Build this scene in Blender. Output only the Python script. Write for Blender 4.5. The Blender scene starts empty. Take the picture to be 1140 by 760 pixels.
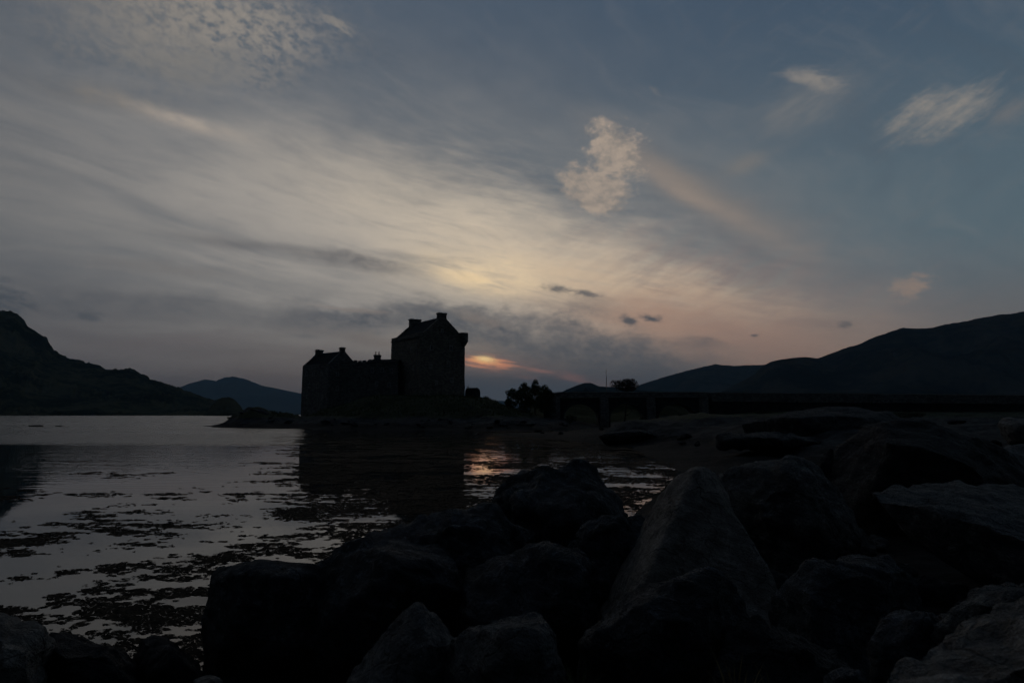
import bpy, bmesh, math, random
import numpy as np
from mathutils import Vector, noise

S = bpy.context.scene
COL = S.collection
random.seed(7)
rng = np.random.default_rng(7)

# ------------------------------------------------------------------ camera
EYE = 2.55                       # metres above the loch
FPX = 720.0                      # focal length in pixels of the 1140 px wide photo
PITCH = math.atan(81.0 / FPX)
cam_data = bpy.data.cameras.new("camera")
cam_data.sensor_width = 36.0
cam_data.lens = FPX / 1140.0 * 36.0
cam_data.clip_start = 0.05
cam_data.clip_end = 60000.0
cam_data.dof.use_dof = True
cam_data.dof.focus_distance = 60.0
cam_data.dof.aperture_fstop = 5.6
cam = bpy.data.objects.new("camera", cam_data)
COL.objects.link(cam)
cam.location = (0, 0, EYE)
cam.rotation_euler = (math.radians(90) + PITCH, 0, 0)
S.camera = cam

_c, _s = math.cos(PITCH), math.sin(PITCH)
def ray(px, py):
    u = (px - 570.0) / FPX
    v = (380.0 - py) / FPX
    return u, _c - v * _s, _s + v * _c
def at(px, py, D):
    """world point seen at photo pixel (px, py) at forward distance D"""
    x, y, z = ray(px, py)
    return Vector((x / y * D, D, EYE + z / y * D))
def gx(px, D, py=470.0):
    return at(px, py, D).x
def azel(px, py):
    x, y, z = ray(px, py)
    l = math.sqrt(x * x + y * y + z * z)
    return math.atan2(x, y), math.asin(z / l)

# ------------------------------------------------------------------ view
S.view_settings.view_transform = 'Standard'
S.view_settings.look = 'None'
S.view_settings.gamma = 1.0
S.view_settings.exposure = 0.0
S.view_settings.use_curve_mapping = False
S.cycles.use_denoising = True
S.cycles.max_bounces = 3
S.cycles.diffuse_bounces = 1
S.cycles.use_adaptive_sampling = True
S.cycles.adaptive_threshold = 0.03
S.cycles.adaptive_min_samples = 12
S.cycles.glossy_bounces = 3
S.cycles.volume_bounces = 0
S.cycles.caustics_reflective = False
S.cycles.caustics_refractive = False

# ------------------------------------------------------------------ sky
SUN_AZ, SUN_EL = azel(541, 402)
world = bpy.data.worlds.new("World")
S.world = world
world.use_nodes = True
NT = world.node_tree
for n in list(NT.nodes):
    NT.nodes.remove(n)

class V:
    """a tiny expression wrapper around shader node sockets"""
    nt = None
    def __init__(self, s): self.s = s
    @staticmethod
    def m(op, *a, clamp=False):
        n = V.nt.nodes.new('ShaderNodeMath'); n.operation = op; n.use_clamp = clamp
        for i, x in enumerate(a):
            if isinstance(x, V): V.nt.links.new(x.s, n.inputs[i])
            else: n.inputs[i].default_value = x
        return V(n.outputs[0])
    def __add__(s, o): return V.m('ADD', s, o)
    __radd__ = __add__
    def __mul__(s, o): return V.m('MULTIPLY', s, o)
    __rmul__ = __mul__
    def __sub__(s, o): return V.m('SUBTRACT', s, o)
    def __rsub__(s, o): return V.m('SUBTRACT', o, s)
    def __truediv__(s, o): return V.m('DIVIDE', s, o)
    def exp(s): return V.m('EXPONENT', s)
    def pow(s, e): return V.m('POWER', s, e)
    def clamp(s): return V.m('ADD', s, 0.0, clamp=True)
def step(x, lo, hi, a=0.0, b=1.0):
    n = V.nt.nodes.new('ShaderNodeMapRange'); n.interpolation_type = 'SMOOTHSTEP'
    V.nt.links.new(x.s, n.inputs[0])
    for i, q in enumerate((lo, hi, a, b)): n.inputs[i + 1].default_value = q
    return V(n.outputs[0])
def xyz(x, y, z):
    n = V.nt.nodes.new('ShaderNodeCombineXYZ')
    for i, q in enumerate((x, y, z)):
        if isinstance(q, V): V.nt.links.new(q.s, n.inputs[i])
        else: n.inputs[i].default_value = q
    return V(n.outputs[0])
def sep(v):
    n = V.nt.nodes.new('ShaderNodeSeparateXYZ'); V.nt.links.new(v.s, n.inputs[0])
    return V(n.outputs[0]), V(n.outputs[1]), V(n.outputs[2])
def fnoise(vec, scale=1.0, detail=4.0, rough=0.55, dist=0.0):
    n = V.nt.nodes.new('ShaderNodeTexNoise'); n.inputs['Scale'].default_value = scale
    n.inputs['Detail'].default_value = detail; n.inputs['Roughness'].default_value = rough
    n.inputs['Distortion'].default_value = dist
    V.nt.links.new(vec.s, n.inputs['Vector'])
    return V(n.outputs[0])
def mixc(f, a, b):
    n = V.nt.nodes.new('ShaderNodeMix'); n.data_type = 'RGBA'; n.clamp_factor = True
    for q, i in ((f, 0), (a, 6), (b, 7)):
        if isinstance(q, V): V.nt.links.new(q.s, n.inputs[i])
        elif i == 0: n.inputs[i].default_value = q
        else: n.inputs[i].default_value = (*q[:3], 1)
    return V(n.outputs[2])
def lin(r, g, b, k=1.0):
    f = lambda c: ((c / 255 + 0.055) / 1.055) ** 2.4 if c > 10 else c / 255 / 12.92
    return (f(r) * k, f(g) * k, f(b) * k)

V.nt = NT
tc = NT.nodes.new('ShaderNodeTexCoord')
dx, dy, dz = sep(V(tc.outputs['Generated']))
az = V.m('ARCTAN2', dx, dy)
el = V.m('ARCSINE', dz)
# cloud deck coordinates: a plane high above, streets running to azimuth 47 degrees
HEAD = math.radians(47)
den = V.m('MAXIMUM', dz, 0.0) + 0.13
pxc, pyc = dx / den, dy / den
along = pxc * math.sin(HEAD) + pyc * math.cos(HEAD)
across = pxc * math.cos(HEAD) - pyc * math.sin(HEAD)
warp = fnoise(xyz(along, across, 0.0), 1.1, 3, 0.5) - 0.5
st1 = fnoise(xyz(along * 0.45, across * 1.9 + warp * 1.6, 3.1), 1.3, 6, 0.6)     # long streets
st2 = fnoise(xyz(along * 1.2, across * 4.5 + warp * 2.5, 9.7), 1.6, 6, 0.62)      # fine fibres
AE = xyz(az * 1.0, el * 1.0, 0.0)
aew = xyz(az * 1.0, el * 2.2, 5.0)
w1 = fnoise(aew, 9.0, 5, 0.6) - 0.5
w2 = fnoise(xyz(az, el * 2.2, 11.0), 9.0, 5, 0.6) - 0.5
fine = fnoise(xyz(az, el * 1.6, 2.0), 34.0, 4, 0.65)
fib = fnoise(xyz(az * 0.6 - el * 0.15, el * 2.6 + az * 0.45, 4.0), 14.0, 6, 0.62)
puffn = fnoise(xyz(az, el * 1.3, 7.0), 60.0, 4, 0.62, 0.4)

def make_group(name, ins, build):
    g = bpy.data.node_groups.new(name, 'ShaderNodeTree')
    for q in ins: g.interface.new_socket(q, in_out='INPUT', socket_type='NodeSocketFloat')
    g.interface.new_socket('mask', in_out='OUTPUT', socket_type='NodeSocketFloat')
    gi = g.nodes.new('NodeGroupInput'); go = g.nodes.new('NodeGroupOutput')
    keep = V.nt; V.nt = g
    out = build(*[V(gi.outputs[k]) for k in range(len(ins))])
    g.links.new(out.s, go.inputs[0]); V.nt = keep
    return g
def use_group(g, *vals):
    n = V.nt.nodes.new('ShaderNodeGroup'); n.node_tree = g
    for i, q in enumerate(vals):
        if isinstance(q, V): V.nt.links.new(q.s, n.inputs[i])
        else: n.inputs[i].default_value = q
    return V(n.outputs[0])
def _streak(az, el, w1, w2, cx, cy, ca, sa, iL, ihr, wk, pw):
    da = az + w1 * wk - cx; de = el + w2 * wk - cy
    u = (da * ca + de * sa) * iL; v = (de * ca - da * sa) * ihr
    q = V.m('POWER', V.m('MAXIMUM', u * u + v * v, 1e-5), pw)
    return (q * -0.9).exp()
G_STREAK = make_group('cloud_streak', ('az', 'el', 'w1', 'w2', 'cx', 'cy', 'ca', 'sa', 'iL', 'ihr', 'wk', 'pw'), _streak)
def streak(p0, p1, hw, warpk=1.0, power=1.0, end=1.0):
    """soft elongated cloud between two directions of the sky given as photo pixels"""
    a0, e0 = azel(*p0); a1, e1 = azel(*p1)
    L = math.hypot(a1 - a0, e1 - e0); hr = hw / FPX * 0.93
    return use_group(G_STREAK, az, el, w1, w2, (a0 + a1) / 2, (e0 + e1) / 2, (a1 - a0) / L, (e1 - e0) / L,
                     1.0 / (L / 2 * end), 1.0 / hr, hr * 1.6 * warpk, power)

turb = fnoise(xyz(az, el * 1.4, 13.0), 26.0, 6, 0.66)
turb2 = fnoise(xyz(az * 0.9 + el * 0.5, el * 1.5, 17.0), 62.0, 4, 0.66)
fibA = fnoise(xyz(az * 0.55 - el * 0.1, el * 3.4 + az * 0.62, 21.0), 22.0, 5, 0.64)      # fibres falling to the right
fibB = fnoise(xyz(az * 0.9 + el * 0.4, el * 3.2 - az * 1.5, 25.0), 20.0, 5, 0.62)      # fibres rising to the right
stri = fnoise(xyz(az * 2.0, el * 26.0 + az * 3.6, 29.0), 8.0, 4, 0.6)                 # level bars low in the sky
inner = step(turb2 * 0.6 + fine * 0.4, 0.34, 0.60, 0.50, 1.0)
def _ragged(g, n, k, lo, w, inner_):
    e = g + (n - 0.5) * k
    t = V.m('DIVIDE', e - lo, w, clamp=True)
    return t * t * (3.0 - t * 2.0) * (g * 0.6 + 0.4).clamp() * inner_
G_RAG = make_group('ragged_cloud', ('g', 'n', 'k', 'lo', 'w', 'inner'), _ragged)
def ragged(p0, p1, hw, n, k=1.0, lo=0.32, hi=0.62, warpk=1.2, power=1.0):
    return use_group(G_RAG, streak(p0, p1, hw * 1.25, warpk, power), n, k * 1.25, lo, hi + 0.22 - lo, inner)

# clear dusk sky: Nishita, sun just above the hills, greyed by thin high haze
sky = NT.nodes.new('ShaderNodeTexSky')
sky.sky_type = 'NISHITA'; sky.sun_disc = False
sky.sun_elevation = SUN_EL; sky.sun_rotation = SUN_AZ
sky.air_density = 1.3; sky.dust_density = 3.0; sky.ozone_density = 2.0
skyt = NT.nodes.new('ShaderNodeMix'); skyt.data_type = 'RGBA'; skyt.blend_type = 'MULTIPLY'
skyt.inputs[0].default_value = 1.0
NT.links.new(sky.outputs[0], skyt.inputs[6]); skyt.inputs[7].default_value = (0.020, 0.020, 0.020, 1)
nish = V(skyt.outputs[2])
gl = step(az, -0.75, 0.75)
clear_hi = mixc(gl, lin(76, 89, 104), lin(62, 80, 99))
clear_mid = mixc(gl, lin(99, 103, 108), lin(86, 104, 114))
clear_lo = mixc(gl, lin(94, 87, 89), lin(118, 105, 99))
c = mixc(step(el, 0.0, 0.24), clear_lo, clear_mid)
c = mixc(step(el, 0.20, 0.60), c, clear_hi)
c = mixc(0.10, c, nish)
def over(c, col, mask): return mixc(mask, c, col)
# high veil: broad, brightest above the hidden sun
c = over(c, lin(130, 128, 126), streak((-150, 150), (720, 270), 150, 0.5) * step(st1, 0.25, 0.75, 0.4, 1.0))
c = over(c, lin(168, 161, 153), streak((180, 205), (760, 330), 88, 0.6) * step(st1 * 0.75 + fibA * 0.25, 0.30, 0.64, 0.40, 0.90))
c = over(c, lin(204, 189, 168), streak((400, 225), (760, 330), 60, 0.8) * step(fibA * 0.4 + fib * 0.3 + st1 * 0.3, 0.33, 0.62, 0.52, 0.98))
c = over(c, lin(204, 183, 157), streak((560, 290), (860, 350), 30, 0.9) * step(fibA, 0.32, 0.64, 0.45, 1.0))
c = over(c, lin(228, 205, 170), streak((478, 296), (640, 316), 21, 1.0) * step(fibA * 0.5 + turb * 0.5, 0.36, 0.62, 0.45, 1.0))
c = over(c, lin(240, 212, 168), streak((490, 303), (570, 318), 9, 1.2) * step(fibA, 0.35, 0.60, 0.2, 0.9))
c = over(c, lin(176, 146, 126), streak((620, 335), (870, 378), 36, 1.0) * step(fib, 0.28, 0.66, 0.5, 0.95))
c = over(c, lin(146, 120, 109), streak((700, 366), (980, 386), 36, 1.0) * 0.75)
c = over(c, lin(132, 112, 108), streak((640, 270), (1000, 330), 38, 1.0) * step(fibB, 0.3, 0.65, 0.1, 0.5))
# blue gaps
c = over(c, lin(84, 93, 103), streak((30, 60), (230, 88), 24, 1.4) * step(turb, 0.3, 0.6, 0.9, 0.35))
c = over(c, lin(92, 100, 108), streak((380, 95), (900, 270), 34, 1.0) * step(fibA, 0.35, 0.65, 0.65, 0.2))
# fibres through everything
c = over(c, lin(138, 134, 130), step(st2, 0.46, 0.78) * step(el, 0.10, 0.28) * step(az, -0.9, 0.25, 0.45, 0.14))
c = over(c, lin(74, 82, 92), step(st2, 0.50, 0.22) * step(el, 0.10, 0.25) * 0.30)
c = over(c, lin(150, 145, 141), step(fibA, 0.50, 0.76) * streak((100, 220), (700, 300), 90, 0.5) * 0.20)
c = over(c, lin(88, 92, 99), step(fibA, 0.48, 0.26) * streak((-100, 190), (700, 300), 150, 0.5) * 0.15)
c = over(c, lin(104, 106, 110), step(fibB, 0.50, 0.78) * step(az, 0.05, 0.4) * step(el, 0.06, 0.2) * 0.18)
# mottled cloud, top left
mot = streak((50, -12), (330, 36), 46, 1.0, 1.4)
c = over(c, lin(122, 119, 115), mot * step(puffn * 0.6 + turb * 0.4, 0.32, 0.60, 0.30, 0.95))
cells = step(turb2 * 0.65 + puffn * 0.35, 0.42, 0.58)
c = over(c, lin(80, 90, 101), streak((180, 0), (360, 55), 40, 1.6) * step(turb2 * 0.65 + puffn * 0.35, 0.48, 0.36) * 0.75)
c = over(c, lin(138, 132, 125), streak((150, -4), (350, 44), 34, 1.6) * cells * 0.85)
c = over(c, lin(130, 126, 121), streak((40, 20), (260, 70), 30, 1.6) * cells * 0.40)
c = over(c, lin(136, 130, 122), ragged((352, 14), (398, 40), 7, turb2, 1.6, 0.35, 0.85) * 0.6)
c = over(c, lin(118, 116, 113), ragged((120, 62), (290, 78), 20, turb, 1.2, 0.30, 0.85) * 0.75)
c = over(c, lin(122, 117, 111), streak((60, 98), (175, 122), 10, 1.2) * step(turb, 0.36, 0.6, 0.4, 0.9))
c = over(c, lin(160, 150, 140), streak((150, 118), (268, 153), 6.5, 0.7) * step(turb2 * 0.5 + turb * 0.5, 0.36, 0.56, 0.45, 1.0))
# puff and its tail
c = over(c, lin(132, 122, 114), streak((694, 160), (850, 256), 15, 0.7) * 0.85)
c = over(c, lin(148, 134, 123), streak((712, 184), (846, 258), 7.5, 1.2) * step(fibA, 0.25, 0.6, 0.5, 0.95) * 0.85)
c = over(c, lin(114, 111, 110), streak((740, 200), (960, 320), 38, 1.4) * 0.45)
pn = turb * 0.55 + turb2 * 0.45
pf = step(streak((620, 196), (704, 224), 24, 1.3, 1.4) + (pn - 0.5) * 1.5, 0.28, 0.80)
pf = V.m('MAXIMUM', pf, step(streak((662, 146), (712, 206), 31, 1.4, 1.3) + (pn - 0.5) * 2.4, 0.34, 0.95))
pf = V.m('MAXIMUM', pf, step(streak((640, 150), (700, 134), 12, 1.8) + (pn - 0.5) * 3.0, 0.50, 1.25) * 0.8)
pshade = mixc(step(turb2 * 0.25 + turb * 0.75, 0.38, 0.62), lin(132, 125, 118), lin(168, 152, 137))
c = over(c, pshade, pf * 0.85)
# wisps on the right
c = over(c, lin(108, 110, 112), streak((845, 140), (950, 96), 19, 1.3) * step(fibB, 0.3, 0.65, 0.35, 0.85))
c = over(c, lin(128, 124, 120), ragged((866, 78), (952, 99), 13, fibA, 1.3, 0.28, 0.80, 1.4) * 0.95)
c = over(c, lin(114, 112, 110), streak((808, 192), (850, 174), 8, 1.2) * 0.75)
c = over(c, lin(134, 129, 123), ragged((974, 152), (1124, 94), 17, fibB * 0.6 + turb * 0.4, 1.5, 0.24, 0.95, 1.6, 1.2) * step(fibB, 0.25, 0.62, 0.55, 1.0))
c = over(c, lin(108, 108, 109), ragged((1080, 138), (1180, 112), 13, fibB, 1.2, 0.3, 0.9) * 0.7)
c = over(c, lin(140, 124, 114), ragged((982, 328), (1046, 306), 11, fibA * 0.5 + turb2 * 0.5, 1.6, 0.30, 0.60, 1.8))
c = over(c, lin(138, 127, 118), ragged((812, 327), (850, 315), 6, fibB, 1.4, 0.35, 0.8, 1.8) * 0.8)
c = over(c, lin(110, 109, 110), ragged((720, 98), (742, 108), 4, turb2, 2.0, 0.45, 0.9) * 0.6)
# dark street across the veil
c = over(c, lin(100, 99, 100), streak((190, 262), (330, 278), 6, 1.2) * 0.6)
c = over(c, lin(102, 100, 100), ragged((300, 276), (480, 304), 10, fibA * 0.5 + turb * 0.5, 1.1, 0.25, 0.85, 1.3) * 0.85)
c = over(c, lin(112, 108, 106), ragged((60, 285), (300, 310), 9, fibA, 1.2, 0.3, 0.95, 1.6) * 0.5)
# low grey bank
bank = mixc(step(turb * 0.5 + fib * 0.5, 0.35, 0.62), lin(76, 81, 88), lin(98, 98, 100))
for m in (ragged((-150, 332), (330, 338), 16, fib, 0.7, 0.22, 0.8, 1.4) * 0.75, ragged((240, 352), (570, 352), 18, fib * 0.5 + turb * 0.5, 1.2, 0.30, 0.70, 1.3) * 0.95,
          ragged((430, 338), (640, 388), 22, fib * 0.5 + turb * 0.5, 1.2, 0.28, 0.62, 1.3) * 0.95, ragged((520, 386), (830, 402), 25, fib * 0.5 + turb * 0.5, 1.0, 0.26, 0.66, 1.2) * 0.92,
          ragged((560, 345), (720, 388), 18, turb, 1.3, 0.30, 0.72, 1.4) * 0.8):
    c = over(c, bank, m)
c = over(c, lin(106, 99, 99), ragged((40, 388), (330, 372), 11, stri, 0.9, 0.25, 0.9, 1.5) * 0.55)
c = over(c, lin(138, 127, 119), ragged((330, 338), (450, 350), 3.5, stri, 1.2, 0.35, 0.8, 2.0) * 0.6)
c = over(c, lin(140, 127, 117), ragged((480, 340), (600, 372), 8, turb, 1.8, 0.45, 0.95, 2.0) * 0.5)
# grey-blue air just above the hills
c = over(c, lin(74, 80, 88), step(el + w1 * 0.03, 0.115, 0.035) * step(V.m('ABSOLUTE', az - 0.02), 0.36, 0.16) * 0.95)
c = over(c, lin(74, 75, 80), step(el + w1 * 0.04, 0.07, 0.0) * step(az, -0.1, -0.3) * 0.6)
# little dark clouds
for p0, p1, hw, k in (((600, 318), (640, 323), 4.5, .85), ((634, 324), (672, 329), 4.5, .8), ((685, 354), (715, 362), 5.5, .9),
                      ((706, 353), (742, 356), 4.5, .95), ((930, 362), (952, 361), 4.5, .7), ((835, 373), (846, 373), 2, .8),
                      ((-40, 330), (42, 336), 13, .8), ((78, 350), (120, 355), 6, .65)):
    c = over(c, lin(72, 78, 85), ragged(p0, p1, hw, turb2, 1.2, 0.30, 0.75, 1.8) * k)
for p0, p1, hw, k in (((600, 335), (700, 350), 9, .45), ((740, 375), (830, 388), 8, .5), ((315, 373), (365, 376), 3, .45), ((880, 352), (960, 372), 12, .15), ((600, 322), (700, 340), 9, .4)):
    c = over(c, lin(84, 88, 93), ragged(p0, p1, hw, fib, 0.9, 0.25, 0.9, 1.6) * k)
# the sun glowing through a slit
c = over(c, lin(140, 112, 104), streak((500, 400), (600, 410), 9, 0.8) * 0.5)
c = over(c, lin(214, 146, 114), ragged((506, 401), (580, 407), 7.5, stri, 1.6, 0.40, 0.80, 0.8, 1.3))
c = over(c, lin(248, 182, 122), ragged((520, 399), (560, 403), 5, stri, 1.0, 0.35, 0.85, 0.6) * 0.9)
c = over(c, lin(255, 218, 156), streak((531, 398.5), (549, 400.5), 3, 0.4, 1.2))
c = over(c, lin(158, 118, 108), ragged((572, 407), (628, 417), 3.2, stri, 1.2, 0.34, 0.9, 1.6) * 0.7)
c = over(c, lin(150, 113, 106), ragged((606, 415), (664, 425), 5, stri, 1.2, 0.32, 0.9, 1.6) * 0.7)
c = over(c, lin(116, 99, 97), streak((650, 424), (720, 434), 6, 1.4) * 0.5)
c = over(c, lin(130, 102, 97), ragged((530, 412), (562, 414), 2.2, stri, 1.0, 0.3, 0.8) * 0.6)
c = over(c, lin(126, 102, 98), ragged((572, 418), (604, 421), 3, stri, 1.0, 0.3, 0.8, 1.5) * 0.6)
# the sky fades towards the east, behind the camera, and to the left
back = step(dy, 0.35, -0.45)
c = over(c, lin(22, 28, 36), back * 0.97)
c = over(c, lin(40, 48, 60), step(el, 0.62, 1.2) * 0.8)
c = over(c, lin(50, 55, 62), step(az, -0.35, -1.1) * step(dy, -0.3, 0.3) * 0.40)
c = over(c, lin(30, 34, 40), step(el, 0.0, -0.05))
bg = NT.nodes.new('ShaderNodeBackground')
ten = NT.nodes.new('ShaderNodeVectorMath'); ten.operation = 'SCALE'; ten.inputs[3].default_value = 11.6
NT.links.new(c.s, ten.inputs[0])
NT.links.new(ten.outputs[0], bg.inputs[0]); bg.inputs[1].default_value = 0.1
wo = NT.nodes.new('ShaderNodeOutputWorld'); NT.links.new(bg.outputs[0], wo.inputs[0])
world.cycles.sampling_method = 'MANUAL'; world.cycles.sample_map_resolution = 512

# ------------------------------------------------------------------ sun, all but hidden in cloud
sd = bpy.data.lights.new("sun", 'SUN')
sd.energy = 0.0007; sd.angle = math.radians(2.6); sd.color = (1.0, 0.5, 0.28)
sun = bpy.data.objects.new("sun", sd); COL.objects.link(sun)
sun.rotation_euler = (math.radians(90) - SUN_EL, 0, -SUN_AZ + math.pi)

# ------------------------------------------------------------------ object helpers
def tag(o, label=None, cat=None, group=None, kind=None):
    if label: o['label'] = label
    if cat: o['category'] = cat
    if group: o['group'] = group
    if kind: o['kind'] = kind
    return o
def empty(name, loc, rz=0.0):
    o = bpy.data.objects.new(name, None); COL.objects.link(o)
    o.location = loc; o.rotation_euler = (0, 0, rz); o.empty_display_size = 0.3
    return o
def link(name, me, mat=None, parent=None, smooth=False):
    if mat: me.materials.append(mat)
    if smooth: me.polygons.foreach_set('use_smooth', [True] * len(me.polygons))
    o = bpy.data.objects.new(name, me); COL.objects.link(o)
    if parent: o.parent = parent
    return o
def npmesh(name, verts, faces, mat=None, parent=None, smooth=False):
    me = bpy.data.meshes.new(name)
    me.from_pydata([tuple(map(float, v)) for v in verts] if not isinstance(verts, np.ndarray) else verts.tolist(), [],
                   faces if isinstance(faces, list) else faces.tolist())
    me.update()
    return link(name, me, mat, parent, smooth)
def bmobj(name, bm, mat=None, parent=None, smooth=False):
    bmesh.ops.recalc_face_normals(bm, faces=bm.faces)
    me = bpy.data.meshes.new(name); bm.to_mesh(me); bm.free()
    return link(name, me, mat, parent, smooth)
def copy_tree(o, parent=None):
    c = o.copy(); COL.objects.link(c)
    if parent: c.parent = parent
    for ch in [q for q in bpy.data.objects if q.parent == o]:
        copy_tree(ch, c)
    return c
def box(bm, x0, x1, y0, y1, z0, z1, rz=0.0, c=(0, 0, 0), taper=0.0):
    vs = []
    for z, t in ((z0, 0), (z1, taper)):
        for x, y in ((x0 + t, y0 + t), (x1 - t, y0 + t), (x1 - t, y1 - t), (x0 + t, y1 - t)):
            X = x * math.cos(rz) - y * math.sin(rz); Y = x * math.sin(rz) + y * math.cos(rz)
            vs.append(bm.verts.new((X + c[0], Y + c[1], z + c[2])))
    for f in ((0, 3, 2, 1), (4, 5, 6, 7), (0, 1, 5, 4), (1, 2, 6, 5), (2, 3, 7, 6), (3, 0, 4, 7)):
        bm.faces.new([vs[i] for i in f])
def prism(bm, pts, axis_vec):
    """extrude a planar polygon (list of Vector) along axis_vec"""
    a = [bm.verts.new(p) for p in pts]; b = [bm.verts.new(Vector(p) + Vector(axis_vec)) for p in pts]
    bm.faces.new(a[::-1]); bm.faces.new(b)
    n = len(pts)
    for i in range(n): bm.faces.new((a[i], a[(i + 1) % n], b[(i + 1) % n], b[i]))
def tube(bm, p0, p1, r0, r1, n=8):
    p0, p1 = Vector(p0), Vector(p1); d = (p1 - p0).normalized()
    a = d.orthogonal().normalized(); b = d.cross(a)
    r = []
    for p, rad in ((p0, r0), (p1, r1)):
        r.append([bm.verts.new(p + (a * math.cos(t) + b * math.sin(t)) * rad) for t in [2 * math.pi * i / n for i in range(n)]])
    for i in range(n): bm.faces.new((r[0][i], r[0][(i + 1) % n], r[1][(i + 1) % n], r[1][i]))
    bm.faces.new(r[0][::-1]); bm.faces.new(r[1])

# numpy value noise, fractal
def vnoise(x, y, seed=0):
    x = np.asarray(x, float); y = np.asarray(y, float)
    xi = np.floor(x).astype(np.int64); yi = np.floor(y).astype(np.int64)
    fx = x - xi; fy = y - yi
    fx = fx * fx * fx * (fx * (fx * 6 - 15) + 10); fy = fy * fy * fy * (fy * (fy * 6 - 15) + 10)
    def h(a, b):
        n = (a * 374761393 + b * 668265263 + seed * 1442695041) & 0xffffffff
        n = ((n ^ (n >> 13)) * 1274126177) & 0xffffffff
        return ((n ^ (n >> 16)) & 0xffff) / 65535.0
    return (h(xi, yi) * (1 - fx) + h(xi + 1, yi) * fx) * (1 - fy) + (h(xi, yi + 1) * (1 - fx) + h(xi + 1, yi + 1) * fx) * fy
def fbm(x, y, octv=5, seed=0, gain=0.5):
    s = 0; a = 1; t = 0
    x = np.asarray(x, float); y = np.asarray(y, float)
    for i in range(octv):
        ca, sa = math.cos(i * 1.1), math.sin(i * 1.1)
        s = s + a * vnoise((x * ca - y * sa) * 2 ** i + i * 17.3, (x * sa + y * ca) * 2 ** i - i * 9.1, seed + i); t += a; a *= gain
    return s / t
def sstep(x, a, b):
    t = np.clip((x - a) / (b - a), 0, 1); return t * t * (3 - 2 * t)

# ------------------------------------------------------------------ materials
def new_mat(name):
    m = bpy.data.materials.new(name); m.use_nodes = True
    V.nt = m.node_tree
    b = m.node_tree.nodes['Principled BSDF']
    return m, b
def setin(b, name, v):
    if isinstance(v, V): V.nt.links.new(v.s, b.inputs[name])
    else: b.inputs[name].default_value = v
def bump(b, h, strength=0.5, dist=0.1):
    n = V.nt.nodes.new('ShaderNodeBump'); n.inputs['Strength'].default_value = strength
    n.inputs['Distance'].default_value = dist
    V.nt.links.new(h.s, n.inputs['Height']); V.nt.links.new(n.outputs[0], b.inputs['Normal'])
def coords(kind='Object'):
    n = V.nt.nodes.new('ShaderNodeTexCoord'); return V(n.outputs[kind])
def worldpos():
    n = V.nt.nodes.new('ShaderNodeNewGeometry'); return V(n.outputs['Position'])
def voro(vec, scale, feature='F1'):
    n = V.nt.nodes.new('ShaderNodeTexVoronoi'); n.feature = feature; n.inputs['Scale'].default_value = scale
    V.nt.links.new(vec.s, n.inputs['Vector']); return V(n.outputs['Distance'])

def rock_mat(name, dark, light, lichen=(0.30, 0.30, 0.26), tide=0.45, scale=1.0, lich=0.5):
    m, b = new_mat(name)
    p = worldpos()
    n1 = fnoise(p, 1.1 * scale, 6, 0.6); n2 = fnoise(p, 7 * scale, 6, 0.65); n3 = fnoise(p, 34 * scale, 4, 0.7)
    x, y, z = sep(p)
    band = fnoise(xyz(x * 1.2 + z * 2.0, y * 1.2 - z * 1.0, z * 6.0 + x * 2.0), 2.6 * scale, 5, 0.6)
    c = mixc(step(n1 * 0.45 + n2 * 0.35 + band * 0.2, 0.38, 0.62), dark, light)
    c = mixc(step(n3, 0.56, 0.72) * 0.5, c, tuple(q * 0.4 for q in dark))
    c = mixc(step(n2 * 0.6 + n3 * 0.4, 0.54, 0.62) * lich, c, lichen)
    wv = V.nt.nodes.new('ShaderNodeVectorMath'); wv.operation = 'MULTIPLY_ADD'
    n4 = V.nt.nodes.new('ShaderNodeTexNoise'); n4.inputs['Scale'].default_value = 2.2 * scale; n4.inputs['Detail'].default_value = 4
    V.nt.links.new(p.s, n4.inputs['Vector']); V.nt.links.new(n4.outputs['Color'], wv.inputs[0])
    wv.inputs[1].default_value = (0.8 / scale,) * 3; V.nt.links.new(p.s, wv.inputs[2])
    crack = step(voro(V(wv.outputs[0]), 1.7 * scale, 'DISTANCE_TO_EDGE'), 0.0, 0.022)
    n5 = fnoise(p, 90 * scale, 2, 0.7)
    c = mixc(crack * 0.6 + 0.4, tuple(q * 0.25 for q in dark), c)
    c = mixc(step(n5 * 0.6 + n2 * 0.4, 0.56, 0.64) * 0.75, c, lichen)
    c = mixc(step(n5 * 0.6 + n2 * 0.4, 0.44, 0.36) * 0.75, c, tuple(q * 0.3 for q in dark))
    # weed and black algae below the high-water line, with a ragged edge
    if tide is not None:
        c = mixc(step(z + (n1 - 0.5) * 0.5, tide + 0.12, tide - 0.12), c, (0.012, 0.011, 0.007))
    setin(b, 'Base Color', c); setin(b, 'Roughness', 0.82); b.inputs['Specular IOR Level'].default_value = 0.25
    bump(b, n1 * 0.8 + n2 * 0.7 + n3 * 0.28 + band * 0.4 + crack * 0.12, 1.0, 0.30 / scale)
    return m

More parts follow.
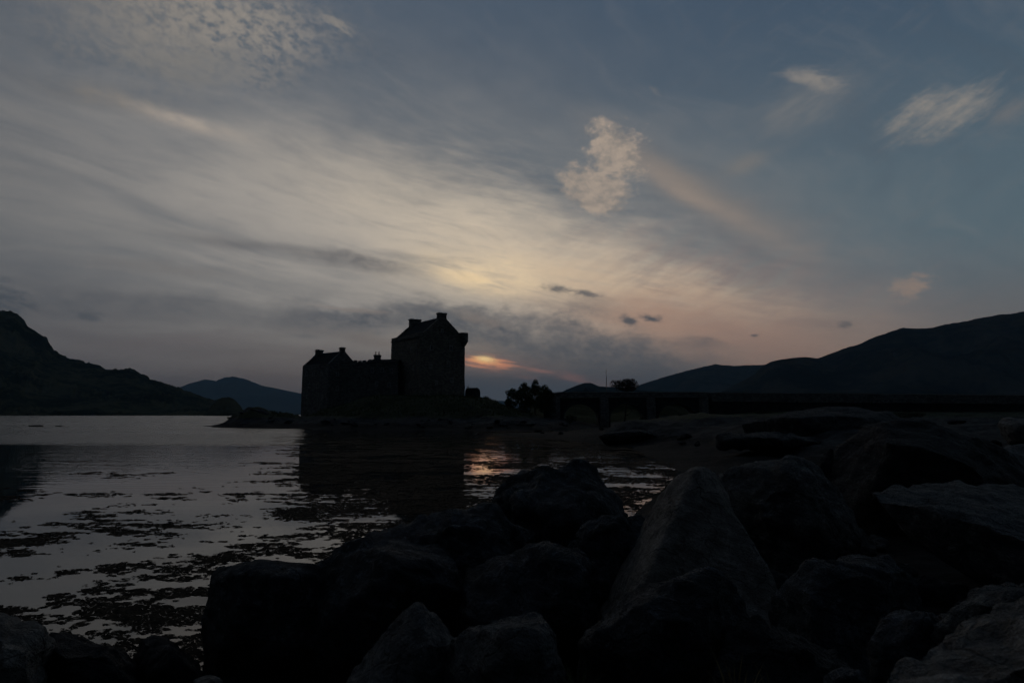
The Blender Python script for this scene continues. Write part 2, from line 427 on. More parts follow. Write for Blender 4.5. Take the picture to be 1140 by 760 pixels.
M = {}
M['rock_grey'] = rock_mat('grey_gneiss', (0.035, 0.038, 0.040), (0.12, 0.125, 0.125), (0.24, 0.24, 0.22), tide=0.3)
M['rock_pale'] = rock_mat('pale_slab_rock', (0.18, 0.165, 0.145), (0.36, 0.33, 0.29), (0.45, 0.43, 0.39), tide=0.2, lich=0.4)
M['rock_dark'] = rock_mat('dark_wet_rock', (0.012, 0.015, 0.018), (0.055, 0.064, 0.074), (0.16, 0.18, 0.20), tide=0.35, lich=0.6)
M['rock_warm'] = rock_mat('pale_brown_rock', (0.105, 0.094, 0.082), (0.27, 0.245, 0.215), (0.40, 0.37, 0.33), tide=0.3)
M['rock_black'] = rock_mat('weed_black_rock', (0.008, 0.008, 0.009), (0.020, 0.022, 0.025), (0.07, 0.075, 0.08), tide=0.5, lich=0.25)
M['rock_far'] = rock_mat('shore_rock', (0.011, 0.013, 0.015), (0.045, 0.052, 0.056), (0.11, 0.12, 0.12), tide=0.8, scale=0.35)

def ground_mat(name):
    """shore and island ground: rock above the tide, black weed below it, rough grass on the tops"""
    m, b = new_mat(name)
    p = worldpos(); x, y, z = sep(p)
    n1 = fnoise(p, 0.16, 6, 0.6); n2 = fnoise(p, 0.9, 6, 0.62); n3 = fnoise(p, 6.0, 5, 0.65)
    rock = mixc(step(n2, 0.40, 0.6), (0.007, 0.008, 0.009), (0.030, 0.034, 0.036))
    grass = mixc(step(n2 * 0.5 + n3 * 0.5, 0.4, 0.6), (0.012, 0.017, 0.007), (0.04, 0.046, 0.018))
    weed = mixc(step(n3, 0.42, 0.62), (0.003, 0.003, 0.003), (0.008, 0.008, 0.007))
    far = step(y, 30.0, 60.0)
    c = mixc(step(z + (n1 - 0.5) * 2.2 + (n2 - 0.5) * 1.2 + (1.0 - far) * -6.0, 1.7, 2.3), rock, grass)
    c = mixc(step(z + (n2 - 0.5) * 0.9, 1.0, 0.7), c, weed)
    setin(b, 'Base Color', c); setin(b, 'Roughness', 0.9); b.inputs['Specular IOR Level'].default_value = 0.12
    bump(b, n2 * 0.8 + n3 * 0.2, 0.8, 0.35)
    return m
M['ground'] = ground_mat('shore_ground')

def hill_mat(name, dark, light, scale):
    m, b = new_mat(name)
    p = worldpos(); n1 = fnoise(p, scale, 7, 0.62); n2 = fnoise(p, scale * 6, 6, 0.65)
    c = mixc(step(n1 * 0.6 + n2 * 0.4, 0.42, 0.6), dark, light)
    setin(b, 'Base Color', c); setin(b, 'Roughness', 1.0); b.inputs['Specular IOR Level'].default_value = 0.0
    bump(b, n2 + n1, 0.7, 6.0)
    return m
M['hill_wood'] = hill_mat('wooded_hillside', (0.012, 0.017, 0.009), (0.085, 0.078, 0.045), 0.006)
M['hill_moor'] = hill_mat('moorland', (0.010, 0.011, 0.009), (0.055, 0.047, 0.034), 0.003)
M['hill_far'] = hill_mat('far_mountain', (0.05, 0.055, 0.05), (0.08, 0.08, 0.07), 0.0012)

def stone_mat(name, dark, light, course=0.32, moss=0.25):
    m, b = new_mat(name)
    co = coords('Object'); x, y, z = sep(co)
    h = V.m('ADD', x, y)
    n0 = fnoise(co, 0.9, 5, 0.6)
    br = V.nt.nodes.new('ShaderNodeTexBrick')
    V.nt.links.new(xyz(h + (n0 - 0.5) * 0.25, z + (n0 - 0.5) * 0.22, 0.0).s, br.inputs['Vector'])
    br.inputs['Scale'].default_value = 1.0; br.inputs['Brick Width'].default_value = course * 1.9
    br.inputs['Row Height'].default_value = course; br.inputs['Mortar Size'].default_value = 0.03
    br.inputs['Mortar Smooth'].default_value = 0.6
    br.inputs['Color1'].default_value = (*dark, 1); br.inputs['Color2'].default_value = (*light, 1)
    br.inputs['Mortar'].default_value = (*[q * 0.55 for q in dark], 1)
    n1 = fnoise(co, 0.35, 6, 0.6); n2 = fnoise(co, 4.0, 5, 0.65)
    c = mixc(step(n2, 0.35, 0.65) * 0.5, V(br.outputs['Color']), tuple((a + b_) / 2 for a, b_ in zip(dark, light)))
    c = mixc(step(n1 * 0.7 + n2 * 0.3, 0.5, 0.66) * moss * 2, c, (0.03, 0.034, 0.018))
    strk = fnoise(xyz(h * 1.2, z * 0.12, 0.0), 1.4, 4, 0.6)
    c = mixc(step(strk, 0.52, 0.75) * 0.45, c, tuple(q * 0.35 for q in dark))
    setin(b, 'Base Color', c); setin(b, 'Roughness', 0.92); b.inputs['Specular IOR Level'].default_value = 0.15
    bump(b, V(br.outputs['Fac']) * -0.6 + n2 * 0.6, 0.7, 0.08)
    return m
M['stone'] = stone_mat('rubble_masonry', (0.08, 0.078, 0.072), (0.27, 0.26, 0.24))
M['stone_brown'] = stone_mat('brown_rubble_masonry', (0.09, 0.08, 0.066), (0.29, 0.255, 0.21))
M['stone_dark'] = stone_mat('damp_masonry', (0.02, 0.021, 0.02), (0.06, 0.062, 0.06), 0.4, 0.4)
M['stone_ring'] = stone_mat('weathered_arch_stone', (0.03, 0.031, 0.03), (0.085, 0.086, 0.082), 0.45, 0.2)
M['dressed'] = stone_mat('dressed_stone', (0.26, 0.25, 0.23), (0.42, 0.41, 0.38), 0.45, 0.1)

def slate_mat():
    m, b = new_mat('slate_roof')
    co = coords('Object'); x, y, z = sep(co)
    n = fnoise(co, 1.5, 5, 0.6)
    br = V.nt.nodes.new('ShaderNodeTexBrick'); V.nt.links.new(xyz(x, z * 1.6, 0.0).s, br.inputs['Vector'])
    br.inputs['Scale'].default_value = 1; br.inputs['Brick Width'].default_value = 0.34; br.inputs['Row Height'].default_value = 0.28
    br.inputs['Mortar Size'].default_value = 0.012
    br.inputs['Color1'].default_value = (0.02, 0.022, 0.026, 1); br.inputs['Color2'].default_value = (0.042, 0.045, 0.05, 1)
    br.inputs['Mortar'].default_value = (0.015, 0.015, 0.018, 1)
    c = mixc(step(n, 0.52, 0.7) * 0.5, V(br.outputs['Color']), (0.06, 0.065, 0.035))
    setin(b, 'Base Color', c); setin(b, 'Roughness', 0.95); b.inputs['Specular IOR Level'].default_value = 0.05
    bump(b, V(br.outputs['Fac']) * -1.0 + n * 0.4, 0.5, 0.03)
    return m
M['slate'] = slate_mat()
def plain(name, col, rough=0.6, metal=0.0, spec=0.4, nscale=8.0):
    m, b = new_mat(name); n = fnoise(coords('Object'), nscale, 4, 0.6)
    setin(b, 'Base Color', mixc(n, tuple(q * 0.7 for q in col), tuple(min(1, q * 1.25) for q in col)))
    b.inputs['Roughness'].default_value = rough; b.inputs['Metallic'].default_value = metal
    b.inputs['Specular IOR Level'].default_value = spec
    return m
M['glass'] = plain('dark_window_glass', (0.012, 0.014, 0.016), 0.12, 0, 0.6)
M['frame'] = plain('window_wood', (0.28, 0.27, 0.25), 0.6)
M['wood'] = plain('old_oak_door', (0.06, 0.04, 0.025), 0.7)
M['lead'] = plain('lead_flashing', (0.12, 0.12, 0.13), 0.5)
M['clay'] = plain('clay_pot', (0.22, 0.12, 0.08), 0.8)
M['steel'] = plain('galvanised_steel', (0.22, 0.23, 0.24), 0.45, 0.7)
M['lamp'] = plain('lamp_glass', (0.5, 0.5, 0.45), 0.2)
M['bark'] = plain('bark', (0.05, 0.042, 0.033), 0.9, 0, 0.1)
def leaf_mat(name, a, b_):
    m, b = new_mat(name); n = fnoise(worldpos(), 0.8, 4, 0.6); n2 = fnoise(worldpos(), 7.0, 2, 0.6)
    setin(b, 'Base Color', mixc(step(n * 0.5 + n2 * 0.5, 0.38, 0.62), a, b_))
    setin(b, 'Roughness', 0.75); b.inputs['Specular IOR Level'].default_value = 0.15
    return m
M['leaf'] = leaf_mat('leaves', (0.022, 0.034, 0.012), (0.06, 0.08, 0.03))
M['leaf_dark'] = leaf_mat('dark_leaves', (0.015, 0.022, 0.010), (0.04, 0.05, 0.022))
M['twig'] = leaf_mat('bare_twigs', (0.04, 0.034, 0.028), (0.08, 0.066, 0.05))
M['grass'] = leaf_mat('dry_grass', (0.06, 0.055, 0.02), (0.17, 0.12, 0.05))
M['fern'] = leaf_mat('fronds', (0.03, 0.045, 0.014), (0.07, 0.085, 0.03))
def weed_mat():
    m, b = new_mat('bladder_wrack'); n = fnoise(worldpos(), 9.0, 4, 0.6)
    setin(b, 'Base Color', mixc(step(n, 0.4, 0.62), (0.009, 0.007, 0.0045), (0.038, 0.028, 0.018)))
    setin(b, 'Roughness', 0.8); b.inputs['Specular IOR Level'].default_value = 0.03
    return m
M['weed'] = weed_mat()

def water_mat():
    m, b = new_mat('loch_water')
    p = worldpos(); x, y, z = sep(p)
    setin(b, 'Base Color', (0.006, 0.008, 0.009, 1)); setin(b, 'Roughness', 0.03); b.inputs['IOR'].default_value = 1.333
    # long low swell, wind lanes and small ripples, all in metres
    sw = fnoise(xyz(x * 0.10, y * 0.32, 0.0), 1.0, 2, 0.5)
    rp = fnoise(xyz(x * 0.55 + y * 0.1, y * 1.9, 2.0), 1.0, 3, 0.55)
    fr = fnoise(xyz(x * 2.6, y * 6.0, 5.0), 1.0, 3, 0.55)
    lanes = step(fnoise(xyz(x * 0.012, y * 0.045, 8.0), 1.0, 4, 0.55), 0.42, 0.60)
    near = step(y, 18.0, 60.0)
    farr = step(y, 90.0, 300.0)
    # a breeze ruffles the outer water left of the castle; its edge lies about 57 m out
    edge = fnoise(xyz(x * 0.05, y * 0.02, 1.0), 1.0, 3, 0.5)
    open_ = step(y + (edge - 0.5) * 9.0 + (rp - 0.5) * 5.0, 54.0, 61.0) * (lanes * 0.35 + 0.65) * step(x / V.m('MAXIMUM', y, 1.0) + (edge - 0.5) * 0.05, -0.30, -0.35)
    chop = fnoise(xyz(x * 1.4, y * 1.7, 3.0), 1.0, 3, 0.6)
    ring = V.m('SINE', (y * 0.92 - x * 0.30 + sw * 6.0) * 4.2) * step(y, 16.0, 24.0) * step(y, 46.0, 34.0) * step(x, 0.0, -10.0)
    setin(b, 'Roughness', open_ * 0.22 + 0.03)
    left = step(x / V.m('MAXIMUM', y, 1.0), -0.36, -0.48) * step(y, 20.0, 34.0)
    h = left * rp * 0.035 + open_ * chop * 0.55 + ring * 0.0012 + sw * (0.022) + rp * (near * 0.010 + 0.0025) + fr * (lanes * near * 0.010 + 0.0007) + farr * rp * 0.05
    n = V.nt.nodes.new('ShaderNodeBump'); n.inputs['Strength'].default_value = 1.0; n.inputs['Distance'].default_value = 0.55
    V.nt.links.new(h.s, n.inputs['Height']); V.nt.links.new(n.outputs[0], b.inputs['Normal'])
    return m
M['water'] = water_mat()

# ------------------------------------------------------------------ water: one sheet to the horizon
def sheet(name, mat, z, R=16000.0):
    rs = [0] + list(np.geomspace(4, R, 22)); n = 72
    vs = [(0, 0, z)]; fs = []
    for r in rs[1:]:
        for i in range(n):
            a = 2 * math.pi * i / n; vs.append((r * math.sin(a), r * math.cos(a), z))
    for i in range(n): fs.append((0, 1 + (i + 1) % n, 1 + i))
    for k in range(len(rs) - 2):
        o = 1 + k * n
        for i in range(n): fs.append((o + i, o + (i + 1) % n, o + n + (i + 1) % n, o + n + i))
    me = bpy.data.meshes.new(name); me.from_pydata(vs, [], fs); me.update()
    return tag(link(name, me, mat), kind='structure')
sheet('water', M['water'], 0.0)
bed, bb = new_mat('loch_bed'); setin(bb, 'Base Color', (0.03, 0.03, 0.022, 1)); bb.inputs['Roughness'].default_value = 1
sheet('ground', bed, -2.2)

# ------------------------------------------------------------------ hills
def hill(name, prof, D0, D1, mat, rough=0.05, seed=1, rows=56, dx=2.0, trees=0.0, skew=0.0, gul=1.0):
    """a real ridge: shore at distance D0, crest at D1; prof = crest line as photo pixels"""
    px = np.arange(prof[0][0], prof[-1][0] + dx, dx)
    py = np.interp(px, [p[0] for p in prof], [p[1] for p in prof])
    xs = (px - 570) / FPX * 0.993
    crest = (461 - py) / FPX * 0.993
    nb = 14
    V_ = []
    for j in range(rows + nb):
        if j < rows: t = j / (rows - 1); D = D0 + (D1 - D0) * t
        else: t = 1 + (j - rows + 1) / nb; D = D1 + (D1 - D0) * (t - 1) * 0.8
        X = xs * D1 * (1 + (D / D1 - 1) * 0.9)
        hz = crest * D1 + EYE
        if t <= 1: f = (0.30 * t + 0.70 * sstep(np.array(t), 0, 1.05) / sstep(np.array(1.0), 0, 1.05))
        else: f = 1 - 0.9 * (t - 1) ** 1.3
        sc = (D1 - D0) / 5.0
        g = (fbm(X / sc, np.full_like(X, D) / sc, 6, seed, 0.55) - 0.5) * 2
        gl_ = np.abs(fbm(X / sc * 0.7 + 40, np.full_like(X, D) / sc * 0.4, 5, seed + 9) - 0.5) * 2
        w = math.sin(min(t, 1.0) * math.pi) if t < 1 else (t - 1) * 0.8
        Z = hz * f + hz * (g * 0.16 - gl_ * 0.35 * gul + 0.06) * w * 0.9
        fine = (fbm(X / sc * 14, np.full_like(X, D) / sc * 14, 4, seed + 4, 0.6) - 0.5) * 2
        Z = Z + fine * rough * (0.25 + f) * D1 / FPX * 6
        if trees > 0:
            tr = np.maximum(0, fbm(X / 8.0, np.full_like(X, D) / 8.0, 3, seed + 20) - 0.42)
            patch = sstep(fbm(X / 160.0, np.full_like(X, D) / 160.0, 3, seed + 30), 0.38, 0.6)
            Z = Z + tr * trees * patch * 3
        Z = np.where(t == 0, -2.5, Z)
        Z = np.maximum(Z, -2.5)
        V_.append(np.stack([X, np.full_like(X, D), Z], 1))
    n = len(px); R_ = rows + nb
    V_ = np.concatenate(V_)
    idx = np.arange(n * R_).reshape(R_, n)
    F = np.stack([idx[:-1, :-1], idx[:-1, 1:], idx[1:, 1:], idx[1:, :-1]], -1).reshape(-1, 4)
    o = npmesh(name, V_, F, mat, None, smooth=True)
    return tag(o, kind='structure')
hill('hill', [(-420, 330), (-300, 300), (-160, 320), (-60, 338), (-12, 345), (0, 345), (9, 348), (18, 355), (22, 362), (32, 368), (40, 374),
              (45, 376), (47, 381), (54, 390), (62, 395), (70, 399), (80, 401), (92, 404), (106, 406), (114, 411), (130, 412),
              (144, 412), (154, 417), (166, 424), (180, 427), (192, 431), (204, 436), (216, 440), (226, 443), (240, 447), (256, 450), (266, 456), (275, 461), (300, 463)],
     1350, 2300, M['hill_wood'], 0.10, 3, 80, 1.0, trees=8, gul=1.1)
hill('hill', [(228, 461), (236, 450), (241, 445), (247, 442.5), (254, 442.5), (261, 446), (268, 454), (273, 461)],
     1150, 1230, M['hill_wood'], 0.08, 8, 20, 1.0, trees=2)
hill('mountain', [(100, 461), (160, 446), (195, 432), (208, 427), (226, 422), (238, 424), (247, 420), (258, 419), (272, 422), (290, 429), (310, 433),
                  (335, 438), (420, 446), (500, 446), (560, 446), (620, 452), (700, 461)], 9000, 12500, M['hill_far'], 0.02, 5, 40, 2.0)
hill('hill', [(560, 461), (585, 449), (618, 440), (630, 434), (645, 428), (652, 426), (658, 426), (668, 430), (690, 431), (712, 434), (760, 438), (860, 446), (960, 461)],
     2400, 3300, M['hill_moor'], 0.03, 11, 40, 2.0)
hill('mountain', [(560, 458), (640, 450), (700, 436), (714, 428), (736, 421), (760, 414), (776, 410), (790, 407), (798, 405), (806, 406), (820, 407), (836, 406),
                  (850, 406), (880, 404), (960, 402), (1100, 410), (1300, 440), (1500, 461)], 4300, 6600, M['hill_moor'], 0.06, 14, 60, 2.0)
hill('mountain', [(640, 461), (740, 452), (800, 438), (840, 418), (852, 407), (862, 402), (872, 400), (886, 398), (900, 397), (914, 399), (930, 393), (945, 387),
                  (960, 383), (975, 376), (990, 371), (1004, 366), (1012, 364), (1030, 365), (1045, 364), (1060, 360), (1080, 357), (1100, 353), (1120, 350), (1140, 347),
                  (1200, 336), (1290, 316), (1400, 322), (1540, 345), (1700, 400), (1800, 461)], 1900, 3600, M['hill_moor'], 0.09, 17, 90, 1.5, gul=1.2)

hill('hill', [(590, 452), (606, 444), (640, 441), (700, 440), (760, 441), (860, 440), (960, 441), (1100, 441), (1300, 444), (1500, 456)],
     236, 330, M['hill_wood'], 0.05, 23, 30, 3.0, trees=1.6)

# ------------------------------------------------------------------ shore and island terrain
def poly(pts):   # (px, D) -> world xy
    return np.array([((p - 570) / FPX * 0.993 * D, D) for p, D in pts])
ISL = poly([(222, 141), (240, 128), (275, 122), (300, 119), (340, 114), (400, 111), (455, 109), (500, 107), (545, 103), (590, 106), (640, 112),
            (655, 128), (662, 150), (650, 180), (600, 205), (500, 225), (400, 225), (330, 205), (306, 180), (303, 158), (290, 149), (262, 149)])
SHR = poly([(548, 84), (575, 74), (620, 66), (655, 58), (690, 51), (720, 42), (752, 34), (756, 28), (735, 22), (700, 16.5), (640, 13.5), (560, 11.8), (470, 10.3),
            (400, 9.2), (300, 7.5), (236, 6.5), (200, 6.1), (120, 5.6), (0, 5.4)]).tolist()
SHR += [(-6, 4.0), (-10, 0), (-14, -20), (-30, -60), (60, -90), (200, -60), (320, 60), (330, 190)]
SHR += poly([(1000, 260), (800, 225), (690, 205), (668, 175), (684, 156), (704, 128), (672, 110), (640, 97), (590, 90)]).tolist()
SHR = np.array(SHR)
def sdist(X, Y, P):
    """signed distance to polygon, positive inside"""
    d = np.full(X.shape, 1e9); ins = np.zeros(X.shape, bool)
    n = len(P)
    for i in range(n):
        ax, ay = P[i]; bx, by = P[(i + 1) % n]
        ex, ey = bx - ax, by - ay
        t = np.clip(((X - ax) * ex + (Y - ay) * ey) / (ex * ex + ey * ey), 0, 1)
        d = np.minimum(d, np.hypot(X - ax - t * ex, Y - ay - t * ey))
        cond = ((ay > Y) != (by > Y)) & (X < (bx - ax) * (Y - ay) / ((by - ay) if by != ay else 1e-9) + ax)
        ins ^= cond
    return np.where(ins, d, -d)
def bumpf(X, Y, px, D, z, rpx, rD):
    cx = (px - 570) / FPX * 0.993 * D; rx = rpx / FPX * D
    return z * np.exp(-(((X - cx) / rx) ** 2 + ((Y - D) / rD) ** 2))
def land(X, Y):
    X = np.asarray(X, float); Y = np.asarray(Y, float)
    sc = np.clip(np.hypot(X, Y) / 60, 0.05, 1)
    wob = (fbm(X / 9, Y / 9, 4, 2) - 0.5) * 12 * sc ** 1.2 + (fbm(X / 1.7, Y / 1.7, 3, 21) - 0.5) * 1.6 * sc
    di = sdist(X, Y, ISL) + wob * 0.55; ds = sdist(X, Y, SHR) + wob * 0.35
    PX = 570 + X / np.maximum(Y, 0.5) * FPX / 0.993
    # island
    lf = np.interp(PX, [235, 262, 300, 335, 365, 400, 545, 585, 640, 665], [0.08, 0.22, 0.34, 0.46, 0.76, .90, .84, 0.80, 0.65, 0.3])
    rise = sstep(di, 1, 30)
    hi = np.clip(di, 0, 6) * 0.16 + 6.3 * lf * rise * np.clip(0.35 + 0.65 * sstep(di, 4, 28), 0, 1)
    hi = hi + (bumpf(X, Y, 284, 134, 2.9, 17, 6) + bumpf(X, Y, 252, 134, 2.2, 13, 5) + bumpf(X, Y, 312, 134, 1.5, 22, 9)) * sstep(di, 0, 3)
    hi = hi + (fbm(X / 4.5, Y / 4.5, 5, 5, 0.55) - 0.5) * 1.7 * sstep(di, 0, 7) * (1 - 0.65 * sstep(di, 18, 30))
    hi = np.where(di < 0, np.maximum(di * 0.22, -1.8), hi)
    # mainland shore
    cap = np.interp(Y, [-20, 4, 9, 14, 30, 60, 90, 120, 150, 200], [1.0, 0.75, 0.55, 0.5, 0.7, 0.6, 0.35, 1.4, 3.0, 3.5])
    cap = cap * np.interp(PX, [500, 690, 760, 900], [0.42, 0.5, 0.9, 1.15])
    hs = np.clip(ds, 0, 30) * 0.10
    hs = np.minimum(hs, cap) + (fbm(X / 2.6, Y / 2.6, 5, 6, 0.55) - 0.5) * 0.9 * sstep(ds, 0, 4) * np.interp(Y, [3, 20, 60, 84, 100], [0.35, 1, 1, 0.3, 1])
    for q in ((742, 63, 1.3, 62, 9), (700, 60, 0.7, 26, 5), (800, 60, 1.2, 50, 10), (905, 42, 1.6, 70, 9), (1080, 60, 1.0, 60, 14), (850, 110, 1.4, 90, 15)):
        hs = hs + bumpf(X, Y, *q) * sstep(ds, 0, 5)
    hs = np.where(ds < 0, np.maximum(ds * 0.3, -1.8), hs)
    h = np.maximum(hi, hs)
    return h
az_f = np.radians(np.concatenate([np.arange(-180, -52, 5), np.arange(-52, 50, 0.14), np.arange(50, 180, 5)]))
rr = np.concatenate([[0.05, 0.8, 1.6], np.geomspace(2.4, 100, 170), np.linspace(101, 235, 150), np.linspace(240, 340, 12)])
AA, RR = np.meshgrid(az_f, rr)
# straight distance rows in front so shore lines stay crisp
GX, GY = RR * np.sin(AA), RR * np.cos(AA)
GZ = land(GX, GY)
GZ = np.where((GZ < 0) & (GZ > -0.03), -0.03, GZ)
n = len(az_f)
idx = np.arange(GX.size).reshape(GX.shape)
nxt = np.concatenate([idx[:, 1:], idx[:, :1]], 1)
F = np.stack([idx[:-1], nxt[:-1], nxt[1:], idx[1:]], -1).reshape(-1, 4)
zc = GZ.ravel()[F].max(1)
F = F[zc > -1.7]
shore = npmesh('shore', np.stack([GX.ravel(), GY.ravel(), GZ.ravel()], 1), F, M['ground'], None, True)
tag(shore, kind='structure')
def lz(x, y): return float(land(np.array([x]), np.array([y]))[0])

# ------------------------------------------------------------------ castle
def add_window(parent, face, a, z, w=0.6, h=1.0, off=0.0, mat='dressed'):
    """face: 'x+' gable or 'y-' long side of a building in local coordinates; a = position along it"""
    fr = bmesh.new(); t = 0.16; d = 0.10
    def bx(bm, a0, a1, z0, z1, d0, d1):
        if face == 'x+': box(bm, off + d0, off + d1, a0, a1, z0, z1)
        else: box(bm, a0, a1, -off - d1, -off - d0, z0, z1)
    bx(fr, a - w / 2 - t, a - w / 2, z - h / 2, z + h / 2, -0.05, d)
    bx(fr, a + w / 2, a + w / 2 + t, z - h / 2, z + h / 2, -0.05, d)
    bx(fr, a - w / 2 - t, a + w / 2 + t, z + h / 2, z + h / 2 + t * 1.3, -0.05, d + 0.01)
    bx(fr, a - w / 2 - t - 0.04, a + w / 2 + t + 0.04, z - h / 2 - t, z - h / 2, -0.05, d + 0.05)
    f = bmobj('window', fr, M[mat], parent)
    pb = bmesh.new(); bx(pb, a - w / 2, a + w / 2, z - h / 2, z + h / 2, -0.04, 0.015)
    bmobj('pane', pb, M['glass'], f)
    bb_ = bmesh.new(); bx(bb_, a - 0.025, a + 0.025, z - h / 2, z + h / 2, 0.016, 0.045)
    bx(bb_, a - w / 2, a - 0.026, z - 0.02, z + 0.02, 0.016, 0.045); bx(bb_, a + 0.026, a + w / 2, z - 0.02, z + 0.02, 0.016, 0.045)
    bmobj('glazing_bar', bb_, M['frame'], f)

def roughen(bm, amp=0.05, cuts=0, seed=0.0, keep=None):
    for v in bm.verts:
        p = v.co * 0.7 + Vector((seed, 0, 0))
        v.co += noise.noise_vector(p) * amp

def gabled(parent, L, W, z0, zw, zr, roofhalf, wallmat, inset=0.0, gt=0.7):
    """rubble walls with gables as one wall part, a slate roof between the gables"""
    w = bmesh.new(); b = 0.05
    # four wall slabs standing on a slight batter
    y = W / 2; x = L / 2
    def ring(h, e): return [Vector((-x - e, -y - e, h)), Vector((x + e, -y - e, h)), Vector((x + e, y + e, h)), Vector((-x - e, y + e, h))]
    o0 = [w.verts.new(p) for p in ring(z0, b * 1.2)]; o1 = [w.verts.new(p) for p in ring(z0 + (zw - z0) * 0.35, 0.06)]; o2 = [w.verts.new(p) for p in ring(zw, 0)]
    i2 = [w.verts.new(p) for p in ring(zw, -0.6)]; i1 = [w.verts.new(p) for p in ring(zw - 1.1, -0.6)]
    rings = [o0, o1, o2, i2, i1]
    for A, B in zip(rings, rings[1:]):
        for i in range(4): w.faces.new((A[i], A[(i + 1) % 4], B[(i + 1) % 4], B[i]))
    w.faces.new(i1); w.faces.new(o0[::-1])
    for s in (-1, 1):
        xa = s * x - (0.003 if s > 0 else -0.003); xb = s * (x - gt)
        zb = zw - 1.2
        pts = [Vector((xa, -roofhalf - 0.12, zb)), Vector((xa, -roofhalf - 0.12, zw - 0.02)), Vector((xa, -0.35, zr + 0.22)), Vector((xa, 0.35, zr + 0.22)), Vector((xa, roofhalf + 0.12, zw - 0.02)), Vector((xa, roofhalf + 0.12, zb))]
        prism(w, pts, (xb - xa, 0, 0))
    bmesh.ops.subdivide_edges(w, edges=[e for e in w.edges if e.calc_length() > 3], cuts=5, use_grid_fill=True)
    roughen(w, 0.07)
    bmobj('wall', w, wallmat, parent)
    r = bmesh.new(); th = 0.14
    xe = x - gt - 0.003
    for s in (-1, 1):
        e0 = Vector((0, s * roofhalf, zw - 0.35)); rd = Vector((0, 0, zr))
        d = (rd - e0).normalized(); nrm = Vector((0, s * d.z, abs(d.y)))
        pts = [Vector((-xe, *e0.yz)), Vector((-xe, 0, zr)), Vector((-xe, 0, zr - th * 1.3)), Vector((-xe, e0.y - s * 0.05, e0.z - th * 1.3))]
        prism(r, pts, (2 * xe, 0, 0))
    rf = bmobj('roof', r, M['slate'], parent)
    rb = bmesh.new()
    tube(rb, (-xe, 0, zr + 0.03), (xe, 0, zr + 0.03), 0.11, 0.11, 8)
    bmobj('ridge_tile', rb, M['lead'], rf)
    return rf

def chimney(parent, cx, cy, wx, wy, z0, z1, mat, pots=0, seed=0):
    b = bmesh.new(); box(b, cx - wx / 2, cx + wx / 2, cy - wy / 2, cy + wy / 2, z0, z1 - 0.42)
    box(b, cx - wx / 2 - 0.12, cx + wx / 2 + 0.12, cy - wy / 2 - 0.12, cy + wy / 2 + 0.12, z1 - 0.42, z1 - 0.12)
    box(b, cx - wx / 2 - 0.03, cx + wx / 2 + 0.03, cy - wy / 2 - 0.03, cy + wy / 2 + 0.03, z1 - 0.12, z1, taper=0.06)
    bmesh.ops.subdivide_edges(b, edges=[e for e in b.edges if e.calc_length() > 0.8], cuts=2, use_grid_fill=True)
    roughen(b, 0.05, seed=seed)
    ch = bmobj('chimney', b, mat, parent)
    for k in range(pots):
        p = bmesh.new(); px_ = cx; py_ = cy + (k - (pots - 1) / 2) * (wy * 0.5)
        tube(p, (px_, py_, z1 - 0.02), (px_, py_, z1 + 0.65), 0.17, 0.12, 10)
        tube(p, (px_, py_, z1 + 0.65), (px_, py_, z1 + 0.75), 0.17, 0.17, 10)
        bmobj('chimney_pot', p, M['clay'], ch)
    return ch

# great tower
KD = 175.0
keep = empty('tower_house', (gx(474.6, KD), KD, 0), math.radians(-54.6))
keep.scale = (1.09, 1.09, 1.0)
tag(keep, 'tall dark stone tower house with steep gabled roof, highest building on the island', 'castle tower')
gabled(keep, 15.5, 12.3, 3.5, 23.4, 27.9, 5.1, M['stone_brown'])
chimney(keep, 7.05, 0, 1.15, 2.1, 24.5, 29.1, M['stone'], 0, 3)
chimney(keep, -7.05, 0, 1.15, 2.9, 24.5, 29.25, M['stone'], 0, 8)
def bartizan(parent, x, y, r, z0, z1, mer=True):
    b = bmesh.new(); n = 20
    prof = [(0.15, z0), (r * 0.45, z0 + 0.5), (r * 0.5, z0 + 0.52), (r * 0.72, z0 + 1.0), (r * 0.77, z0 + 1.02), (r, z0 + 1.5), (r * 1.03, z0 + 1.55), (r, z0 + 1.7), (r, z1), (r - 0.3, z1), (r - 0.3, z1 - 0.9)]
    rg = [[b.verts.new((x + q * math.cos(2 * math.pi * i / n), y + q * math.sin(2 * math.pi * i / n), z)) for i in range(n)] for q, z in prof]
    for A, B in zip(rg, rg[1:]):
        for i in range(n): b.faces.new((A[i], A[(i + 1) % n], B[(i + 1) % n], B[i]))
    b.faces.new(rg[-1]); b.faces.new(rg[0][::-1])
    roughen(b, 0.03)
    return bmobj('turret', b, M['stone_brown'], parent)
bartizan(keep, 7.55, 5.95, 1.12, 20.3, 24.2)
bartizan(keep, -7.4, 5.9, 0.95, 20.3, 23.9)
for y, z, w, h in ((-3.0, 19.6, .55, 1.0), (2.3, 19.8, .55, 1.0), (-0.2, 24.3, .4, .6), (1.6, 15.6, .6, 1.2), (-3.2, 14.8, .45, .8), (2.6, 11.4, .5, .9), (-1.6, 10.6, .35, .8)):
    add_window(keep, 'x+', y, z, w, h, 7.78)
for x, z, w, h in ((-5.0, 19.2, .5, .9), (-1.2, 19.4, .55, 1.0), (3.6, 19.3, .55, 1.0), (-4.2, 14.6, .6, 1.1), (0.4, 14.8, .6, 1.1), (4.9, 14.4, .5, .9), (-2.0, 10.4, .35, .8), (3.0, 10.2, .35, .8)):
    add_window(keep, 'y-', x, z, w, h, 6.18)
cb = bmesh.new()                                    # corbel course under the parapet walk
for i in range(26):
    xx = -7.4 + i * 0.6
    box(cb, xx, xx + 0.28, -6.36, -6.16, 22.0, 22.4)
